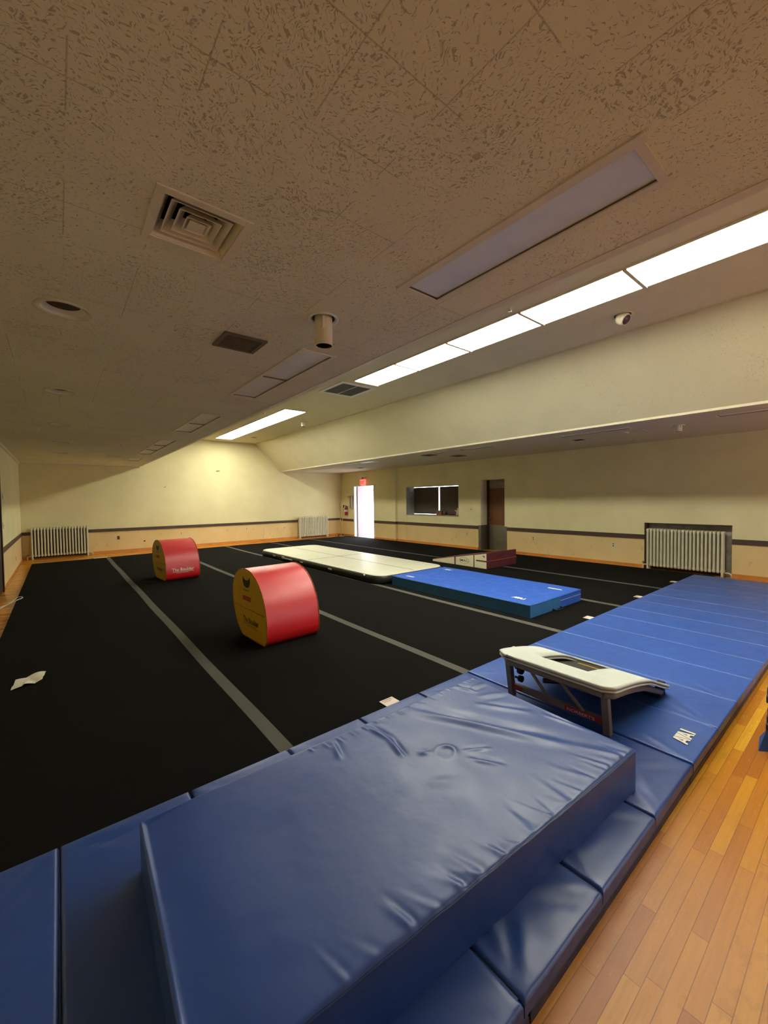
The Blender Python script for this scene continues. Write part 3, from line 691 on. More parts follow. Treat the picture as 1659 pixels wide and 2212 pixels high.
# ------------------------------------------------------------------ thick landing mat in the foreground
c = [(.172, .835), (2.095, .722), (2.142, 1.72), (.205, 1.752)]
LF = [((1.50, 1.72), (1.90, .92), .034, .017), ((1.72, 1.25), (1.97, .78), .024, .010), ((1.55, 1.71), (1.78, 1.2), .02, -.006), ((1.24, 1.73), (1.26, 1.5), .014, .008), ((1.26, 1.56), (1.21, 1.37), .012, .009),
      ((1.27, 1.36), (1.34, 1.32), .013, .007), ((1.45, 1.24), (1.59, 1.16), .010, .006), ((1.42, 1.2), (1.53, 1.03), .014, .006), ((1.03, 1.72), (.98, 1.55), .014, .007), ((1.92, 1.71), (1.99, 1.55), .016, .008), ((2.13, 1.6), (1.95, 1.62), .014, .007),
      ((2.12, 1.45), (1.92, 1.52), .02, .006), ((.96, .97), (1.01, .80), .014, .009), ((1.32, .97), (1.29, .79), .017, .009), ((1.56, .97), (1.53, .76), .014, .008), ((.87, .92), (.93, .81), .012, .007), ((.70, .95), (.73, .83), .012, .008),
      ((1.66, .98), (1.72, .78), .012, .006), ((1.8, .95), (1.86, .76), .01, .008), ((1.9, .92), (1.97, .75), .01, .007), ((1.12, .9), (1.13, .79), .012, .006), ((1.45, .9), (1.42, .78), .01, .006), ((1.85, 1.5), (2.05, 1.2), .02, .006), ((2.06, 1.2), (2.08, .9), .012, .005), ((1.15, 1.2), (1.32, 1.1), .03, .003)]
for k in range(16):
    rr = random.Random(k+50); x = .5+.1*k+.03*rr.random(); yb = .722+(2.095-x)/1.92*.113
    LF.append(((x-.05*rr.random()-.01, yb+.07+.13*rr.random()), (x+.01, yb-.005), .007+.004*rr.random(), .004+.003*rr.random()))
    LF.append(((.9+.08*k, 1.735), (.9+.08*k+.02*rr.random(), 1.69-.04*rr.random()), .007, .004))
def land_h(x, y):
    z = .006*sin(x*5.1+1)*sin(y*6+.4)
    for a, b, w_, am in LF:
        ed = b[1] < .845
        z += fold(x, y, a, b, w_*(1.25 if ed else 1.1), am*(.42 if ed else 1.1), 'edge' if ed else True)
    d = sqrt((x-1.385)**2+((y-1.28)*1.15)**2); z += .008*exp(-((d-.05)/.014)**2)*(.55+.45*cos(math.atan2(y-1.28, x-1.385)-.6))
    z += .012*exp(-(min(abs(x-.19), 2)/.12)**2)*-1
    return z
o = (1.15, 1.25, .1); t = thing('landing_mat', 'thick dark blue landing mat with wrinkled cover in the foreground', 'mat', o)
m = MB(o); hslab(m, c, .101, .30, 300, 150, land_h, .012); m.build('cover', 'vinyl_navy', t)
m = MB(o); m.smooth = True
def edge(a, b, z, n=30): return [(a[0]+(b[0]-a[0])*i/n, a[1]+(b[1]-a[1])*i/n, z+.0015*sin(i*2.1)) for i in range(n+1)]
m.tube(edge((c[0][0]+.01, c[0][1]-.001), (c[1][0]-.01, c[1][1]-.001), .288), .0035, 6)
m.tube(edge((c[1][0]+.001, c[1][1]+.01), (c[2][0]+.001, c[2][1]-.01), .288), .003, 6); m.build('piping', 'piping_navy', t)

# ------------------------------------------------------------------ smaller blue crash mat on the black floor
x0, x1, y0, y1, zb, zt = 4.385, 5.672, 2.66, 5.235, .041, .205
o = ((x0+x1)/2, (y0+y1)/2, zb); t = thing('crash_mat', 'royal blue crash mat with white letters, end to end with the air track', 'mat', o)
def ch(x, y): return .004*sin(x*7)*sin(y*4.2+1)
m = MB(o); hslab(m, [(x0, y0), (x1, y0), (x1, y1), (x0, y1)], zb+.0, zt, 30, 50, ch, .008); m.build('cover', 'vinyl_royal', t)
m = MB(o); m.box(x0-.003, x0, y0, y1, zb+.002, zt-.012); m.box(x0-.003, x0+.72, y0-.004, y0, zb+.002, zt-.01); m.build('side_panel', 'vinyl_teal', t)
m = MB(o); m.box(x0+.72, x1-.002, y0-.0035, y0, zb+.09, zb+.1); m.build('side_zip', 'stitch_light', t)
m = MB(o); m.smooth = True; m.tube([(x0-.002, y0, zt-.01), (x0-.002, y1, zt-.01)], .006, 6); m.tube([(x0, y0-.003, zt-.01), (x1, y0-.003, zt-.01)], .005, 6); m.build('piping', 'piping_blue', t)
m = MB(o); m.box(4.52, 4.565, 4.87, 5.04, zt+.001, zt+.0035); m.build('care_label', 'tag_paper', t)
m = MB(o); m.box(5.40, 5.435, 2.80, 3.0, zt+.001, zt+.0035); m.build('white_label', 'mark_white', t)
m = MB(o); logo(m, (5.42, 5.03, zt), (0, -1, 0), (1, 0, 0), .075, .006); m.build('logo_print', 'mark_white', t)
m = MB(o); logo(m, (4.53, 3.02, zt), (0, -1, 0), (1, 0, 0), .08, .006); m.build('logo_print', 'mark_white', t)
m = MB(o); m.smooth = True; m.tube([(4.9, y0-.003, zb+.02), (4.93, y0-.05, zb+.012), (5.0, y0-.06, zb+.01), (5.08, y0-.05, zb+.012), (5.1, y0-.003, zb+.02)], .008, 6); m.build('carry_strap', 'rubber_black', t)

# ------------------------------------------------------------------ air track
x0, x1, y0, y1, zb, zt = 4.165, 5.86, 5.33, 10.52, .041, .2
o = ((x0+x1)/2, (y0+y1)/2, zb); t = thing('air_track', 'long inflated air track with cream top and dark sides', 'air track', o)
def rr_(ins, z): return [(p[0], p[1], z) for p in rrect(x0+ins, x1-ins, y0+ins, y1-ins, max(.05, .26-ins), 8)]
m = MB(o); m.smooth = True
m.loft([rr_(.06, zb), rr_(.025, zb+.012), rr_(.005, zb+.045), rr_(0, zb+.08), rr_(.006, zb+.115), rr_(.022, zb+.143), rr_(.045, zt-.003)], cap=True); m.build('side_wall', 'track_side', t)
m = MB(o); m.smooth = True
m.loft([rr_(.02, zt-.02), rr_(.03, zt-.006), rr_(.05, zt), rr_(.08, zt+.0015)], cap=True); m.build('top_surface', 'track_top', t)
m = MB(o); m.box(5.02, 5.034, y0+.05, y1-.05, zt+.0018, zt+.0026); m.box(x0+.05, x1-.05, 7.87, 7.885, zt+.0018, zt+.0026); m.build('seam_line', 'seam_dark', t)
for yv in (9.55, 8.1, 6.9):
    m = MB(o); m.box(x0-.006, x0+.01, yv-.06, yv+.06, zb+.075, zb+.105); m.build('grip_patch', 'lens_off_dull', t)
m = MB(o); m.box(x0-.008, x0, 8.98, 9.1, zb+.07, zb+.12); m.box(x0-.008, x0, 8.55, 8.95, zb+.078, zb+.092); m.build('brand_print', 'mark_white', t)
m = MB(o); m.smooth = True; m.tube([(x0+.02, 5.75, zb+.12), (x0-.008, 5.75, zb+.13)], [.02, .015], 12); m.build('air_valve', 'lens_off_dull', t)

# ------------------------------------------------------------------ maroon and cream wedge
ox, oy = 6.77, 5.08; o = (ox, oy, .041); t = thing('wedge_mat', 'maroon folding wedge mat with cream sides beyond the blue crash mat', 'mat', o)
L = 1.53; Wd = 1.06
def hz(y): return .328+( .055-.328)*y/L
for i, (a, b) in enumerate([(0, .318), (.33, .835), (.855, L)]):
    m = MB(); r = [(0, a, 0), (0, b, 0), (0, b, hz(b)), (0, a, hz(a))]
    m.loft([[(x, p[1], p[2]) for p in r] for x in (.004, Wd-.004)]); m.build('section', 'vinyl_maroon', t, bevel=.008)
    m = MB(); q = .008; m.loft([[(x, p[1]+(q if p[1] == a else -q), p[2]+(q if p[2] == 0 else -q)) for p in r] for x in (-.002, .006)]); m.build('side_panel', 'vinyl_cream', t)
m = MB(); m.box(.02, Wd, -.004, 0, .155, .165); m.build('end_seam', 'piping_orange', t)
m = MB(); m.box(-.006, -.002, .0, .265, .148, .172); m.build('strap', 'vinyl_maroon', t)
m = MB(); m.flat([(.585+.135*cos(a), .12+.068*sin(a)) for a in [2*pi*k/36 for k in range(36)]], [[(.585+.127*cos(a), .12+.062*sin(a)) for a in [2*pi*k/36 for k in range(36)]]], lambda u, v: (-.0035, u, v)); m.build('logo_ring', 'mark_faded', t)
m = MB(); m.text('MAC', (-.002, .69, .10), (0, -1, 0), (0, 0, 1), .068, .005, width=.21, lift=.002); m.build('brand_print', 'mark_black', t)
m = MB(); m.flat([(.05, .27), (.10, .27), (.10, .255), (.075, .255), (.06, .225), (.05, .225)], [], lambda u, v: (-.003, u, v)); m.build('corner_mark', 'mark_black', t)

# ------------------------------------------------------------------ red and yellow barrel blocks
PR = [(0, 0), (.05, .05), (.064, .12), (.062, .22), (.045, .33), (.015, .43), (-.035, .52), (-.095, .595), (-.17, .655), (-.26, .70), (-.35, .724), (-.44, .733), (-.53, .724), (-.615, .70), (-.69, .655), (-.745, .595), (-.78, .52), (-.79, .44), (-.78, .35),
      (-.755, .26), (-.715, .17), (-.655, .09), (-.58, .03), (-.52, 0)]
LB = .6
def block(loc, rz, label, redtext):
    t = thing('barrel_block', label, 'gymnastics block', loc, rz, 'red and yellow barrel blocks')
    def ring(x, ins=0.0):
        cx2, cz2 = -.37, .36
        return [(x, -(p[0]-(p[0]-cx2)*ins), max(0.001, p[1]-(p[1]-cz2)*ins)) for p in PR]
    m = MB(); m.loft([ring(.0, .004), ring(LB, .004)], cap=False)
    n = len(PR)
    for i in range(len(m.sm)): m.sm[i] = True
    ob = m.build('cover', 'vinyl_red', t)
    for x, sg in ((0, -1), (LB, 1)):
        m = MB(); m.loft([ring(x, .012), ring(x+sg*.004, .02), ring(x+sg*.007, .05)], cap=True); m.build('end_panel', 'vinyl_yellow', t)
        m = MB(); m.smooth = True; P = ring(x, .004); P2 = P+[P[0]]; m.tube(P2, .006, 6, cap=False); m.build('piping', 'piping_orange', t)
    def face(u, v): return (-.0095, -u, v)     # u along profile direction (towards camera), v up
    m = MB(); m.smooth = True; m.tube([(-.008, -.02, .307), (-.008, .2, .309), (-.008, .5, .311), (-.008, .755, .314)], .004, 6); m.build('zip_seam', 'piping_orange', t)
    # writing on the yellow end
    m = MB(); m.text('The Boulder', (-.0085, .49, .165), (0, -1, 0), (0, 0, 1), .085, .01, width=.37, lift=.001); m.build('brand_print', 'mark_black', t)
    m = MB(); m.box(-.0095, -.0085, .2, .49, .145, .149); m.box(-.0095, -.0085, .14, .40, .128, .131); m.build('print_rule', 'mark_faded', t)
    m = MB(); m.flat([(-.49, .655), (-.45, .622), (-.39, .612), (-.33, .63), (-.30, .662), (-.302, .60), (-.325, .55), (-.39, .535), (-.46, .55), (-.485, .59)], [], face); m.build('logo_print', 'mark_black', t)
    m = MB(); m.text("NORBERT'S", (-.0085, .48, .50), (0, -1, 0), (0, 0, 1), .022, .01, width=.17, lift=.001); m.build('brand_print', 'mark_black', t)
    m = MB(); m.box(-.0095, -.0085, .29, .495, .395, .445); m.build('warning_label', 'mark_red', t)
    if redtext:
        def surf(y, z): return (0, y, z)
        # the near flank leans a little; lay the white lettering on it
        d_ = Vector((0, -(.062-.064), .22-.12)).normalized()
        m = MB(); m.text('The Boulder', (.10, -.0655, .165), (1, 0, 0), (0, .02, 1), .085, .012, width=.39, lift=.003)
        m.box(.17, .40, -.0735, -.0715, .128, .131)
        m.box(.11, .49, -.0715, -.0695, .147, .152); m.build('brand_print', 'mark_white', t)
    return t
block((1.567, 3.867, .041), radians(2.8), 'nearer red barrel block with bright yellow end in the middle of the black floor', False)
block((1.506, 8.333, .041), radians(5), 'farther red barrel block with white writing on its flank', True)

# ------------------------------------------------------------------ mini trampoline
o = (2.85, 1.31, .1); t = thing('mini_trampoline', 'tilted mini trampoline with cream pad standing on the blue mats', 'trampoline', o)
ZP = [(2.34, .435), (2.48, .418), (2.60, .397), (2.72, .374), (2.82, .35), (2.90, .33), (2.99, .296), (3.08, .258), (3.16, .225), (3.25, .19), (3.335, .157)]
def zpad(x):
    for (a, za), (b, zb_) in zip(ZP[:-1], ZP[1:]):
        if x <= b: return za+(zb_-za)*(x-a)/(b-a)
    return ZP[-1][1]
def padmesh(dz, shr=0.0):
    m = MB(o); xs = [2.34+shr, 2.37, 2.40, 2.45, 2.50, 2.55, 2.62, 2.70, 2.78, 2.86, 2.94, 3.0, 3.06, 3.12, 3.16, 3.22, 3.28, 3.335-shr]
    def ylo(x): return .92+shr+max(0, (2.405-x)*.9)+max(0, x-3.29)*.7
    def yhi(x): return 1.70-shr-max(0, (2.405-x)*1.2)-max(0, x-3.27)*1.0
    hy0, hy1 = 1.15, 1.475
    cols = []
    m.smooth = True
    for x in xs: cols.append([(x, yy, zpad(x)+dz) for yy in (ylo(x), ylo(x)+.03, 1.03, hy0, 1.25, 1.36, hy1, 1.6, yhi(x)-.03, yhi(x))])
    for i in range(len(xs)-1):
        for j in range(9):
            if 3 <= j <= 5 and xs[i] >= 2.55-1e-6 and xs[i+1] <= 3.12+1e-6: continue
            a = cols[i][j]; b = cols[i+1][j]; c2 = cols[i+1][j+1]; d2 = cols[i][j+1]
            m.add([a, b, c2, d2], [(0, 1, 2, 3)])
    return m
def weld_build(m, name, mat, par, thick):
    ob = m.build(name, mat, par, solid=thick)
    import bmesh
    bm = bmesh.new(); bm.from_mesh(ob.data); bmesh.ops.remove_doubles(bm, verts=bm.verts[:], dist=1e-5); bmesh.ops.recalc_face_normals(bm, faces=bm.faces[:])
    if bm.faces[0].normal.z < 0: bmesh.ops.reverse_faces(bm, faces=bm.faces[:])
    bm.to_mesh(ob.data); bm.free(); return ob
weld_build(padmesh(.0), 'safety_pad', 'pad_white', t, .014)
weld_build(padmesh(-.016, .004), 'pad_piping', 'tube_bronze', t, .004)
weld_build(padmesh(-.022), 'pad_underlayer', 'pad_white', t, .010)
zbed = lambda x: .378-(x-2.5)*(.378-.205)/.7      # the bed is stretched flat
m = MB(o)
for a, b in ((2.5, 2.7), (2.7, 2.9), (2.9, 3.2)):
    m.quad((a, 1.07, zbed(a)), (b, 1.07, zbed(b)), (b, 1.55, zbed(b)), (a, 1.55, zbed(a)))
weld_build(m, 'bed', 'bed_black', t, .006)
m = MB(o); m.quad((2.975, 1.10, zbed(2.975)+.002), (3.0, 1.10, zbed(3.0)+.002), (3.0, 1.42, zbed(3.0)+.002), (2.975, 1.42, zbed(2.975)+.002)); m.build('centre_line', 'line_yellow', t)
fz = lambda x: zpad(x)-.065
m = MB(o); m.smooth = True
loop = [(2.40, 1.0), (2.40, 1.62), (2.44, 1.66), (3.22, 1.66), (3.27, 1.62), (3.27, 1.0), (3.22, .96), (2.44, .96), (2.40, 1.0)]
pl_ = []
for (a, b) in zip(loop[:-1], loop[1:]):
    for k in range(5): x = a[0]+(b[0]-a[0])*k/5; pl_.append((x, a[1]+(b[1]-a[1])*k/5, fz(x)))
m.tube(pl_+[pl_[0]], .02, 10); m.build('frame', 'tube_bronze', t)
for yl in (1.0, 1.64):
    m = MB(o); m.box(2.445, 2.485, yl-.02, yl+.02, .102, .38) if False else m.loft([[(2.45+dx, yl-.022, .102), (2.492+dx, yl-.022, .102), (2.492+dx, yl+.018, .102), (2.45+dx, yl+.018, .102)] if z_ == 0 else [(2.405, yl-.022, .385), (2.447, yl-.022, .385), (2.447, yl+.018, .385), (2.405, yl+.018, .385)] for z_, dx in ((0, 0), (1, 0))])
    m.build('leg', 'tube_bronze', t, bevel=.004)
m = MB(o); m.box(2.455, 2.485, 1.0, 1.64, .155, .192); cb = m.build('cross_bar', 'tube_bronze', t)
m = MB(o); m.box(2.4535, 2.455, 1.02, 1.25, .158, .19); m.box(2.4535, 2.455, 1.55, 1.62, .158, .19); m.build('red_label', 'mark_red', cb)
m = MB(o); m.text("NORBERT'S", (2.4525, 1.235, .163), (0, -1, 0), (0, 0, 1), .026, .012, width=.17, lift=.001); m.build('brand_print', 'tag_paper', cb)
for ya, yb in ((1.42, 1.36), (1.22, 1.13)):
    m = MB(o); m.tube([(2.42, ya+.06, .36), (2.47, yb, .175)], .011, 8); m.build('strut', 'tube_bronze', t)
m = MB(o); m.smooth = True; m.tube([(2.5, 1.42, .27), (2.9, 1.10, .23)], .016, 10); m.build('damper', 'tube_dark', t)
for z_, r_ in ((.315, .032), (.25, .022)):
    m = MB(o); m.smooth = True; m.tube([(2.45, 1.60, z_), (2.45, 1.572, z_), (2.45, 1.57, z_), (2.45, 1.545, z_), (2.45, 1.543, z_)], [.008, .008, r_, r_, r_*.6], 12); m.build('knob', 'rubber_black', t)
m = MB(o); m.box(3.19, 3.30, .95, 1.67, .102, .125); m.box(3.24, 3.30, .95, 1.0, .12, .19); m.box(3.24, 3.30, 1.62, 1.67, .12, .17); m.build('rear_foot', 'rubber_black', t, bevel=.008)

# ------------------------------------------------------------------ cast iron radiators
def radiator(loc, rz, n, pitch, H, label, pipe=True, dep=.075):
    t = thing('radiator', label, 'radiator', loc, rz, 'cream cast iron radiators')
    Lr = n*pitch
    m = MB(); m.smooth = True; r = pitch*.31
    def sec(w_, d_, z): return [(p[0], p[1], z) for p in rrect(-w_, w_, -d_, d_, w_*.98, 4)]
    m.loft([sec(r*.5, dep*.8, .072), sec(r*1.25, dep*.97, .082), sec(r*1.45, dep*1.03, .105), sec(r, dep, .135), sec(r, dep, H*.5), sec(r, dep, H-.06), sec(r*1.45, dep*1.03, H-.032), sec(r*1.2, dep*.97, H-.01), sec(r*.5, dep*.8, H)])
    MB().box(-Lr/2+.01, Lr/2-.01, dep+.022, dep+.028, .004, H-.07).build('gap_shade_board', 'baffle_brown', t)  # dark sheet standing in for the shade between and below the sections
    first = None
    for i in range(n):
        x = (i+.5)*pitch-Lr/2
        if first is None:
            first = m.build('section', 'rad_paint', t); first.location.x = x*S
        else:
            c_ = first.copy(); COL.objects.link(c_); c_.parent = t; c_.location.x = x*S
    m = MB(); m.smooth = True
    for zc_ in (H-.03, .105): m.tube([(-Lr/2+pitch*.5, 0, zc_), (Lr/2-pitch*.5, 0, zc_)], .018, 10)
    m.build('header', 'rad_paint', t)
    for x in (-Lr/2+pitch*.5, Lr/2-pitch*.5):
        for yy in (-dep*.75, dep*.75):
            m = MB(); m.smooth = True; m.tube([(x, yy, .11), (x, yy, .05), (x, yy, 0)], [r, r*.8, r*1.15], 10); m.build('foot', 'rad_paint', t)
    if pipe:
        m = MB(); m.smooth = True; m.tube([(Lr/2, 0, .075), (Lr/2+.05, 0, .08), (Lr/2+.085, 0, .06), (Lr/2+.09, 0, 0)], .014, 10); m.build('pipe', 'rad_paint', t)
        m = MB(); m.smooth = True; m.tube([(-Lr/2, 0, .09), (-Lr/2-.06, 0, .09), (-Lr/2-.07, 0, .06), (-Lr/2-.07, 0, 0)], .013, 10); m.build('pipe', 'rad_paint', t)
        m = MB(); m.smooth = True; m.tube([(-Lr/2-.06, 0, .09), (-Lr/2-.06, 0, .12), (-Lr/2-.06, 0, .13), (-Lr/2-.06, 0, .15)], [.012, .012, .028, .024], 10); m.build('valve', 'steel', t)
    return t
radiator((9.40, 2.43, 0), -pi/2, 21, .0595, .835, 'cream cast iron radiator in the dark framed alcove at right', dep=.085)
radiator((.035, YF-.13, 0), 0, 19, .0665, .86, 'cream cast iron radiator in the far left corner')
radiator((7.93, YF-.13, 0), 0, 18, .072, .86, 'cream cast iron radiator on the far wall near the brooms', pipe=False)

# ------------------------------------------------------------------ wall plates, sign, extinguisher, brooms
def outlet(axis, a, z, label, hole=True, w_=.035, h_=.055, mat='plate_ivory', hm='plate_brown', X=XR):
    if axis == 'y': P = lambda u, v, d: (a+u, YF-d, z+v)
    elif axis == 'x': P = lambda u, v, d: (X-d, a+u, z+v)
    else: P = lambda u, v, d: (XL+d, a+u, z+v)
    o = P(0, -h_, 0); t = thing('wall_outlet' if hole else 'wall_switch', label, 'outlet' if hole else 'switch', o)
    def bx(m, u0, u1, v0, v1, d0, d1):
        ps = [P(u, v, d) for d in (d0, d1) for v in (v0, v1) for u in (u0, u1)]
        m.add(ps, [(0, 2, 3, 1), (4, 5, 7, 6), (0, 1, 5, 4), (2, 6, 7, 3), (0, 4, 6, 2), (1, 3, 7, 5)])
    m = MB(o); bx(m, -w_, w_, -h_, h_, 0, .007); m.build('cover_plate', mat, t)
    for v in ((-.022, .022) if hole else (0,)):
        m = MB(o); bx(m, -w_*.4, w_*.4, v-.013, v+.013, .007, .010); m.build('socket' if hole else 'toggle', hm, t)
outlet('x', 3.713, .44, 'ivory outlet on the right wall beside the alcove radiator')
outlet('x', 5.627, .446, 'ivory outlet on the right wall behind the wedge mat')
outlet('x', 7.773, .444, 'ivory outlet on the right wall below the serving hatch')
outlet('x', 7.614, 1.171, 'double light switch plate between serving hatch and brown door', False, .055, .055, 'plate_ivory', 'transom_grey')
outlet('y', 1.392, .448, 'brown outlet on the far wall right of the corner radiator', True, .035, .055, 'plate_brown', 'dark_gap')
outlet('y', 3.12, .466, 'pale outlet on the far wall above the farther red block')
outlet('y', 5.278, .498, 'small pale outlet on the far wall, middle of the wainscot')
outlet('y', 6.741, .452, 'pale outlet on the far wall left of the far radiator')
outlet('l', 10.115, 1.644, 'upper small plate on the left wall by the dark doorway', False)
outlet('l', 10.034, 1.114, 'lower small plate on the left wall by the dark doorway', False)
outlet('l', 12.4, .262, 'low outlet on the left wall near the corner')
outlet('x', 13.9, 1.61, 'switch plates between the exit door and the far corner', False, .06, .03, 'transom_grey', 'plate_ivory', XN)
m = MB(); m.tube([(2.07, YF-.002, .303), (2.07, YF-.012, .303)], .022, 10); tag(m.build('pipe_stub', 'dark_gap'), 'dark pipe stub low on the far wall', 'pipe')
m = MB(); m.tube([(4.28, YF, 2.552), (4.28, YF-.03, 2.552), (4.38, YF-.03, 2.555)], .008, 6); m.cyl((4.323, YF-.015), .018, 2.545, 2.56, 8); tag(m.build('wall_hook', 'plate_brown'), 'small hook high on the lit far wall', 'hook')
m = MB(); m.tube([(2.67, YF, 1.97), (2.68, YF-.02, 1.985), (2.70, YF-.02, 2.0)], .008, 6); tag(m.build('wall_hook', 'plate_brown'), 'tiny hook on the far wall above the farther red block', 'hook')
m = MB(); m.tube([(5.93, YF-.01, .5), (5.93, YF-.014, .25), (5.94, YF-.012, .12)], .008, 6); m.box(5.9, 5.97, YF-.02, YF, .15, .22); tag(m.build('wall_conduit', 'plate_ivory'), 'short pale conduit on the far wainscot', 'conduit')
# exit sign
t = thing('exit_sign', 'red glowing exit sign above the bright doorway', 'sign', (XN, 12.84, 2.07))
o = (XN, 12.84, 2.07)
m = MB(o).box(XN-.05, XN, 12.69, 12.99, 2.08, 2.27); m.build('sign_box', 'exit_glow', t, bevel=.006)
m = MB(o); m.text('EXIT', (XN-.051, 12.975, 2.11), (0, -1, 0), (0, 0, 1), .17, .02, width=.27, lift=.002); m.build('sign_letters', 'exit_letter', t)
m = MB(o).box(XN-.07, XN, 12.67, 13.03, 2.285, 2.385); eb = m.build('battery_box', 'fixture_cream', t, bevel=.005)
m = MB(o); m.tube([(XN-.075, 12.76, 2.34), (XN-.11, 12.76, 2.32)], [.03, .035], 12); m.build('lamp_head', 'grille_brown', t)
# fire extinguisher
x, y = XN-.08, 13.97; o = (x, y, .86); t = thing('fire_extinguisher', 'red fire extinguisher hanging left of the exit door', 'fire extinguisher', o)
m = MB(o); m.smooth = True; m.lathe((x, y), [(.004, .86), (.06, .865), (.068, .88), (.068, 1.12), (.05, 1.17), (.022, 1.19), (.02, 1.22), (.004, 1.22)], n=20); m.build('cylinder', 'fire_red', t)
m = MB(o); m.lathe((x, y), [(.0685, 1.0), (.0690, 1.0), (.0690, 1.09), (.0685, 1.09)], n=20); m.build('label_band', 'tag_paper', t)
m = MB(o); m.box(x-.02, x+.02, y-.02, y+.02, 1.215, 1.25); m.box(x-.09, x+.01, y-.012, y+.012, 1.25, 1.262); m.build('handle', 'rubber_black', t)
m = MB(o); m.smooth = True; m.tube([(x-.02, y-.02, 1.235), (x-.06, y-.07, 1.22), (x-.06, y-.085, 1.1), (x-.05, y-.08, .95)], .011, 8); m.build('hose', 'rubber_black', t)
m = MB(o); m.box(x+.06, x+.08, y-.02, y+.02, .95, 1.24); m.build('bracket', 'steel', t)
m = MB().box(XN-.09, XN, 13.56, 13.70, 1.15, 1.66); tag(m.build('wall_cabinet', 'transom_grey', bevel=.004), 'narrow grey box on the wall right at the exit door frame', 'wall box')
# brooms
t = thing('push_broom', 'long wooden broom leaning in the far right corner, the taller one', 'broom', (9.12, 14.2, 0))
o = (9.12, 14.2, 0)
m = MB(o); m.smooth = True; m.tube([(9.12, 14.16, .05), (9.25, 14.425, 1.4)], .014, 8); m.build('broom_handle', 'broom_wood', t)
m = MB(o); m.box(8.97, 9.22, 14.12, 14.18, .035, .07); m.build('broom_head', 'door_wood', t); MB(o).box(8.975, 9.215, 14.125, 14.175, .002, .035).build('bristles', 'rubber_black', t)
t = thing('floor_squeegee', 'black tipped pole leaning in the far right corner beside the broom', 'squeegee', (9.16, 13.95, 0)); o = (9.16, 13.95, 0)
m = MB(o); m.smooth = True; m.tube([(9.02, 14.0, .03), (9.30, 14.22, 1.18)], .014, 8); m.build('pole', 'broom_wood', t)
m = MB(o); m.smooth = True; m.tube([(9.295, 14.217, 1.17), (9.318, 14.235, 1.28)], .022, 8); m.build('grip', 'rubber_black', t)
m = MB(o); m.box(8.99, 9.05, 13.8, 14.2, .002, .03); m.build('blade', 'broom_wood', t)
# things on the hatch sill
z0 = HA[2]
t = thing('cardboard_box', 'small brown box on the serving hatch sill', 'box', (XR+.22, 9.05, z0)); o = (XR+.22, 9.05, z0)
MB(o).box(XR+.13, XR+.31, 8.93, 9.15, z0, z0+.125).build('box_body', 'crate_brown', t); MB(o).box(XR+.128, XR+.312, 8.928, 9.152, z0+.125, z0+.14).build('box_lid', 'plate_brown', t)
m = MB(); m.smooth = True; m.tube([(XR+.2, 8.86, z0+.06), (XR+.2, 8.80, z0+.062)], .06, 14); tag(m.build('tape_roll', 'plate_brown', base=False), 'dark round roll beside the box on the hatch sill', 'roll')
m = MB(); m.smooth = True
m.loft([[(XR+.2+q*.07*cos(a), 8.56+q*.12*sin(a), z0+z_) for a in [2*pi*k/14 for k in range(14)]] for q, z_ in ((1, .001), (1.0, .015), (.7, .03), (.2, .036))]); tag(m.build('red_cloth', 'cloth_red'), 'folded dark red cloth on the hatch sill', 'cloth')
x, y = XR+.17, 8.27; o = (x, y, z0); t = thing('figurine', 'small pale figurine at the right end of the hatch sill', 'figurine', o)
m = MB(o); m.smooth = True; m.lathe((x, y), [(.003, z0), (.05, z0+.002), (.052, z0+.06), (.045, z0+.11), (.04, z0+.15), (.02, z0+.165), (.03, z0+.18), (.034, z0+.2), (.02, z0+.225), (.003, z0+.23)], n=16); m.build('body', 'clay_cream', t)
m = MB(o); m.smooth = True; m.tube([(x, y+.02, z0+.13), (x, y+.075, z0+.14), (x, y+.12, z0+.155)], [.02, .014, .012], 8); m.build('arm', 'clay_cream', t)
m = MB(o); m.smooth = True; m.tube([(x, y-.02, z0+.14), (x, y-.05, z0+.18), (x, y-.07, z0+.185)], [.02, .014, .012], 8); m.build('arm', 'clay_cream', t)

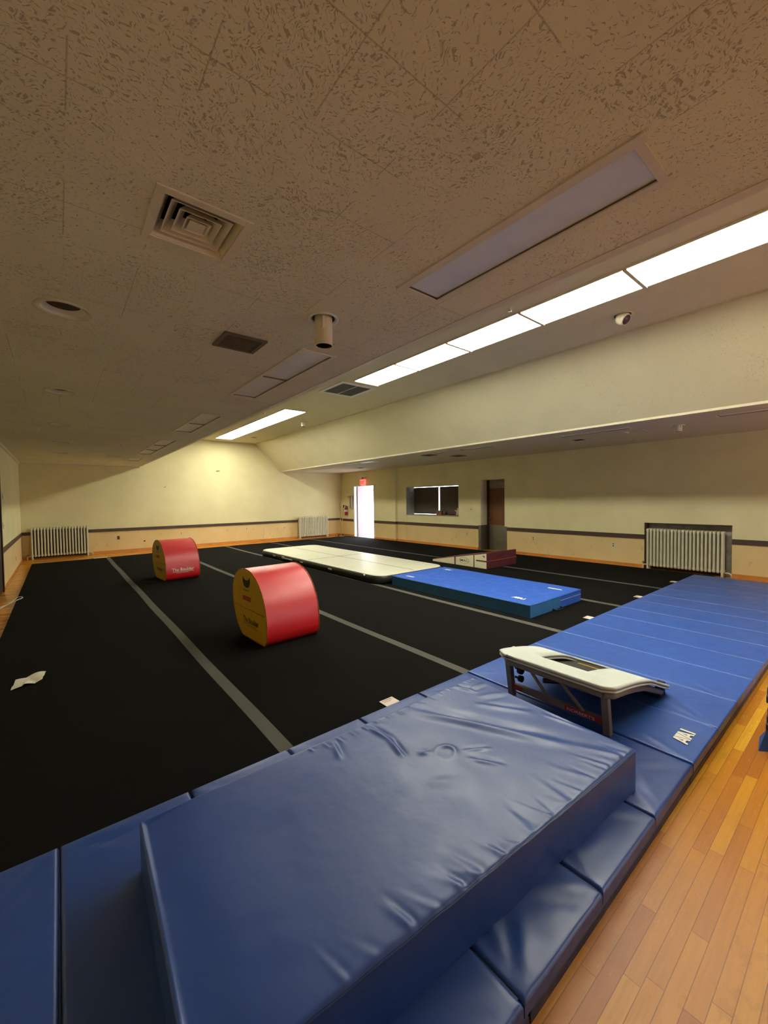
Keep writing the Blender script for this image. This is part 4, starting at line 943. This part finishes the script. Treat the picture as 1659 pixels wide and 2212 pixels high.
# ------------------------------------------------------------------ paper on the floor, cord, stacked mats at the right edge
m = MB(); nx, ny = 12, 8; V = []
for j in range(ny+1):
    for i in range(nx+1):
        u, v = i/nx, j/ny
        x = -.33+.19*u+.02*v; y = 4.27+.20*v+.05*u
        V.append((x, y, .045+.022*abs(sin(u*4.2+v*1.7))*(1 if u > .35 else .4)+.006*sin(v*9)))
m.add(V, [(j*(nx+1)+i, j*(nx+1)+i+1, (j+1)*(nx+1)+i+1, (j+1)*(nx+1)+i) for j in range(ny) for i in range(nx)])
tag(m.build('crumpled_paper', 'paper_white', solid=.002), 'crumpled white paper lying on the black floor at left', 'paper')
m = MB(); m.smooth = True
pts = [(-.78, 7.75, .012), (-.69, 8.0, .012), (-.62, 8.12, .014), (-.56, 8.2, .03), (-.51, 8.25, .049), (-.48, 8.3, .049), (-.465, 8.38, .049), (-.48, 8.47, .049), (-.53, 8.47, .048), (-.58, 8.3, .02), (-.64, 8.05, .012), (-.74, 7.7, .012), (-.75, 7.4, .012)]
sm = []
for i in range(len(pts)-1):
    for k in range(4): sm.append(tuple(pts[i][j]+(pts[i+1][j]-pts[i][j])*k/4 for j in range(3)))
m.tube(sm, .007, 6); tag(m.build('power_cord', 'cord_white'), 'loop of white cord at the left edge of the black floor', 'cord')
m = MB().box(.72, 1.02, 13.35, 13.46, .0005, .008); tag(m.build('paper_scrap', 'paper_white'), 'pale flat scrap on the wooden strip at the far left', 'paper')
sx, sy0 = 3.235, .42
lv = ['bottom folded navy mat of the stack at the right edge', 'top folded navy mat of the stack at the right edge']
for k in range(2):
    o = (sx+.3, sy0-.6, .05+.2*k); z = .02+.225*k
    o = (sx+.3, sy0-.6, z); t = thing('folded_panel_mat', lv[k], 'mat', o, group='stack of folded mats at the right edge')
    for i in range(4):
        dx = .012*((i*7+k*3) % 4)-.015
        m = MB(o); m.loft([[(p[0], p[1], zz) for p in rrect(sx+dx+q, sx+.6+dx-q, sy0-1.2+q, sy0+dx*.4-q, .02, 3)] for zz, q in ((z+.055*i, .014), (z+.055*i+.008, 0), (z+.055*i+.044, 0), (z+.055*i+.052, .014))])
        m.build('panel', 'stack_navy', t)
m = MB(); m.add([(3.2, .445, .06), (3.14, .44, .002), (3.26, .30, .002), (3.24, .42, .10)], [(0, 1, 2), (0, 2, 3), (1, 2, 3), (0, 1, 3)])
tag(m.build('mat_flap', 'vinyl_blue'), 'blue fabric corner sticking out under the stack at the right edge', 'flap')
m = MB().box(sx+.03, sx+.57, sy0-1.17, sy0-.03, .0, .0195); tag(m.build('base_board', 'stack_navy'), 'dark board under the stack of folded mats', 'board')
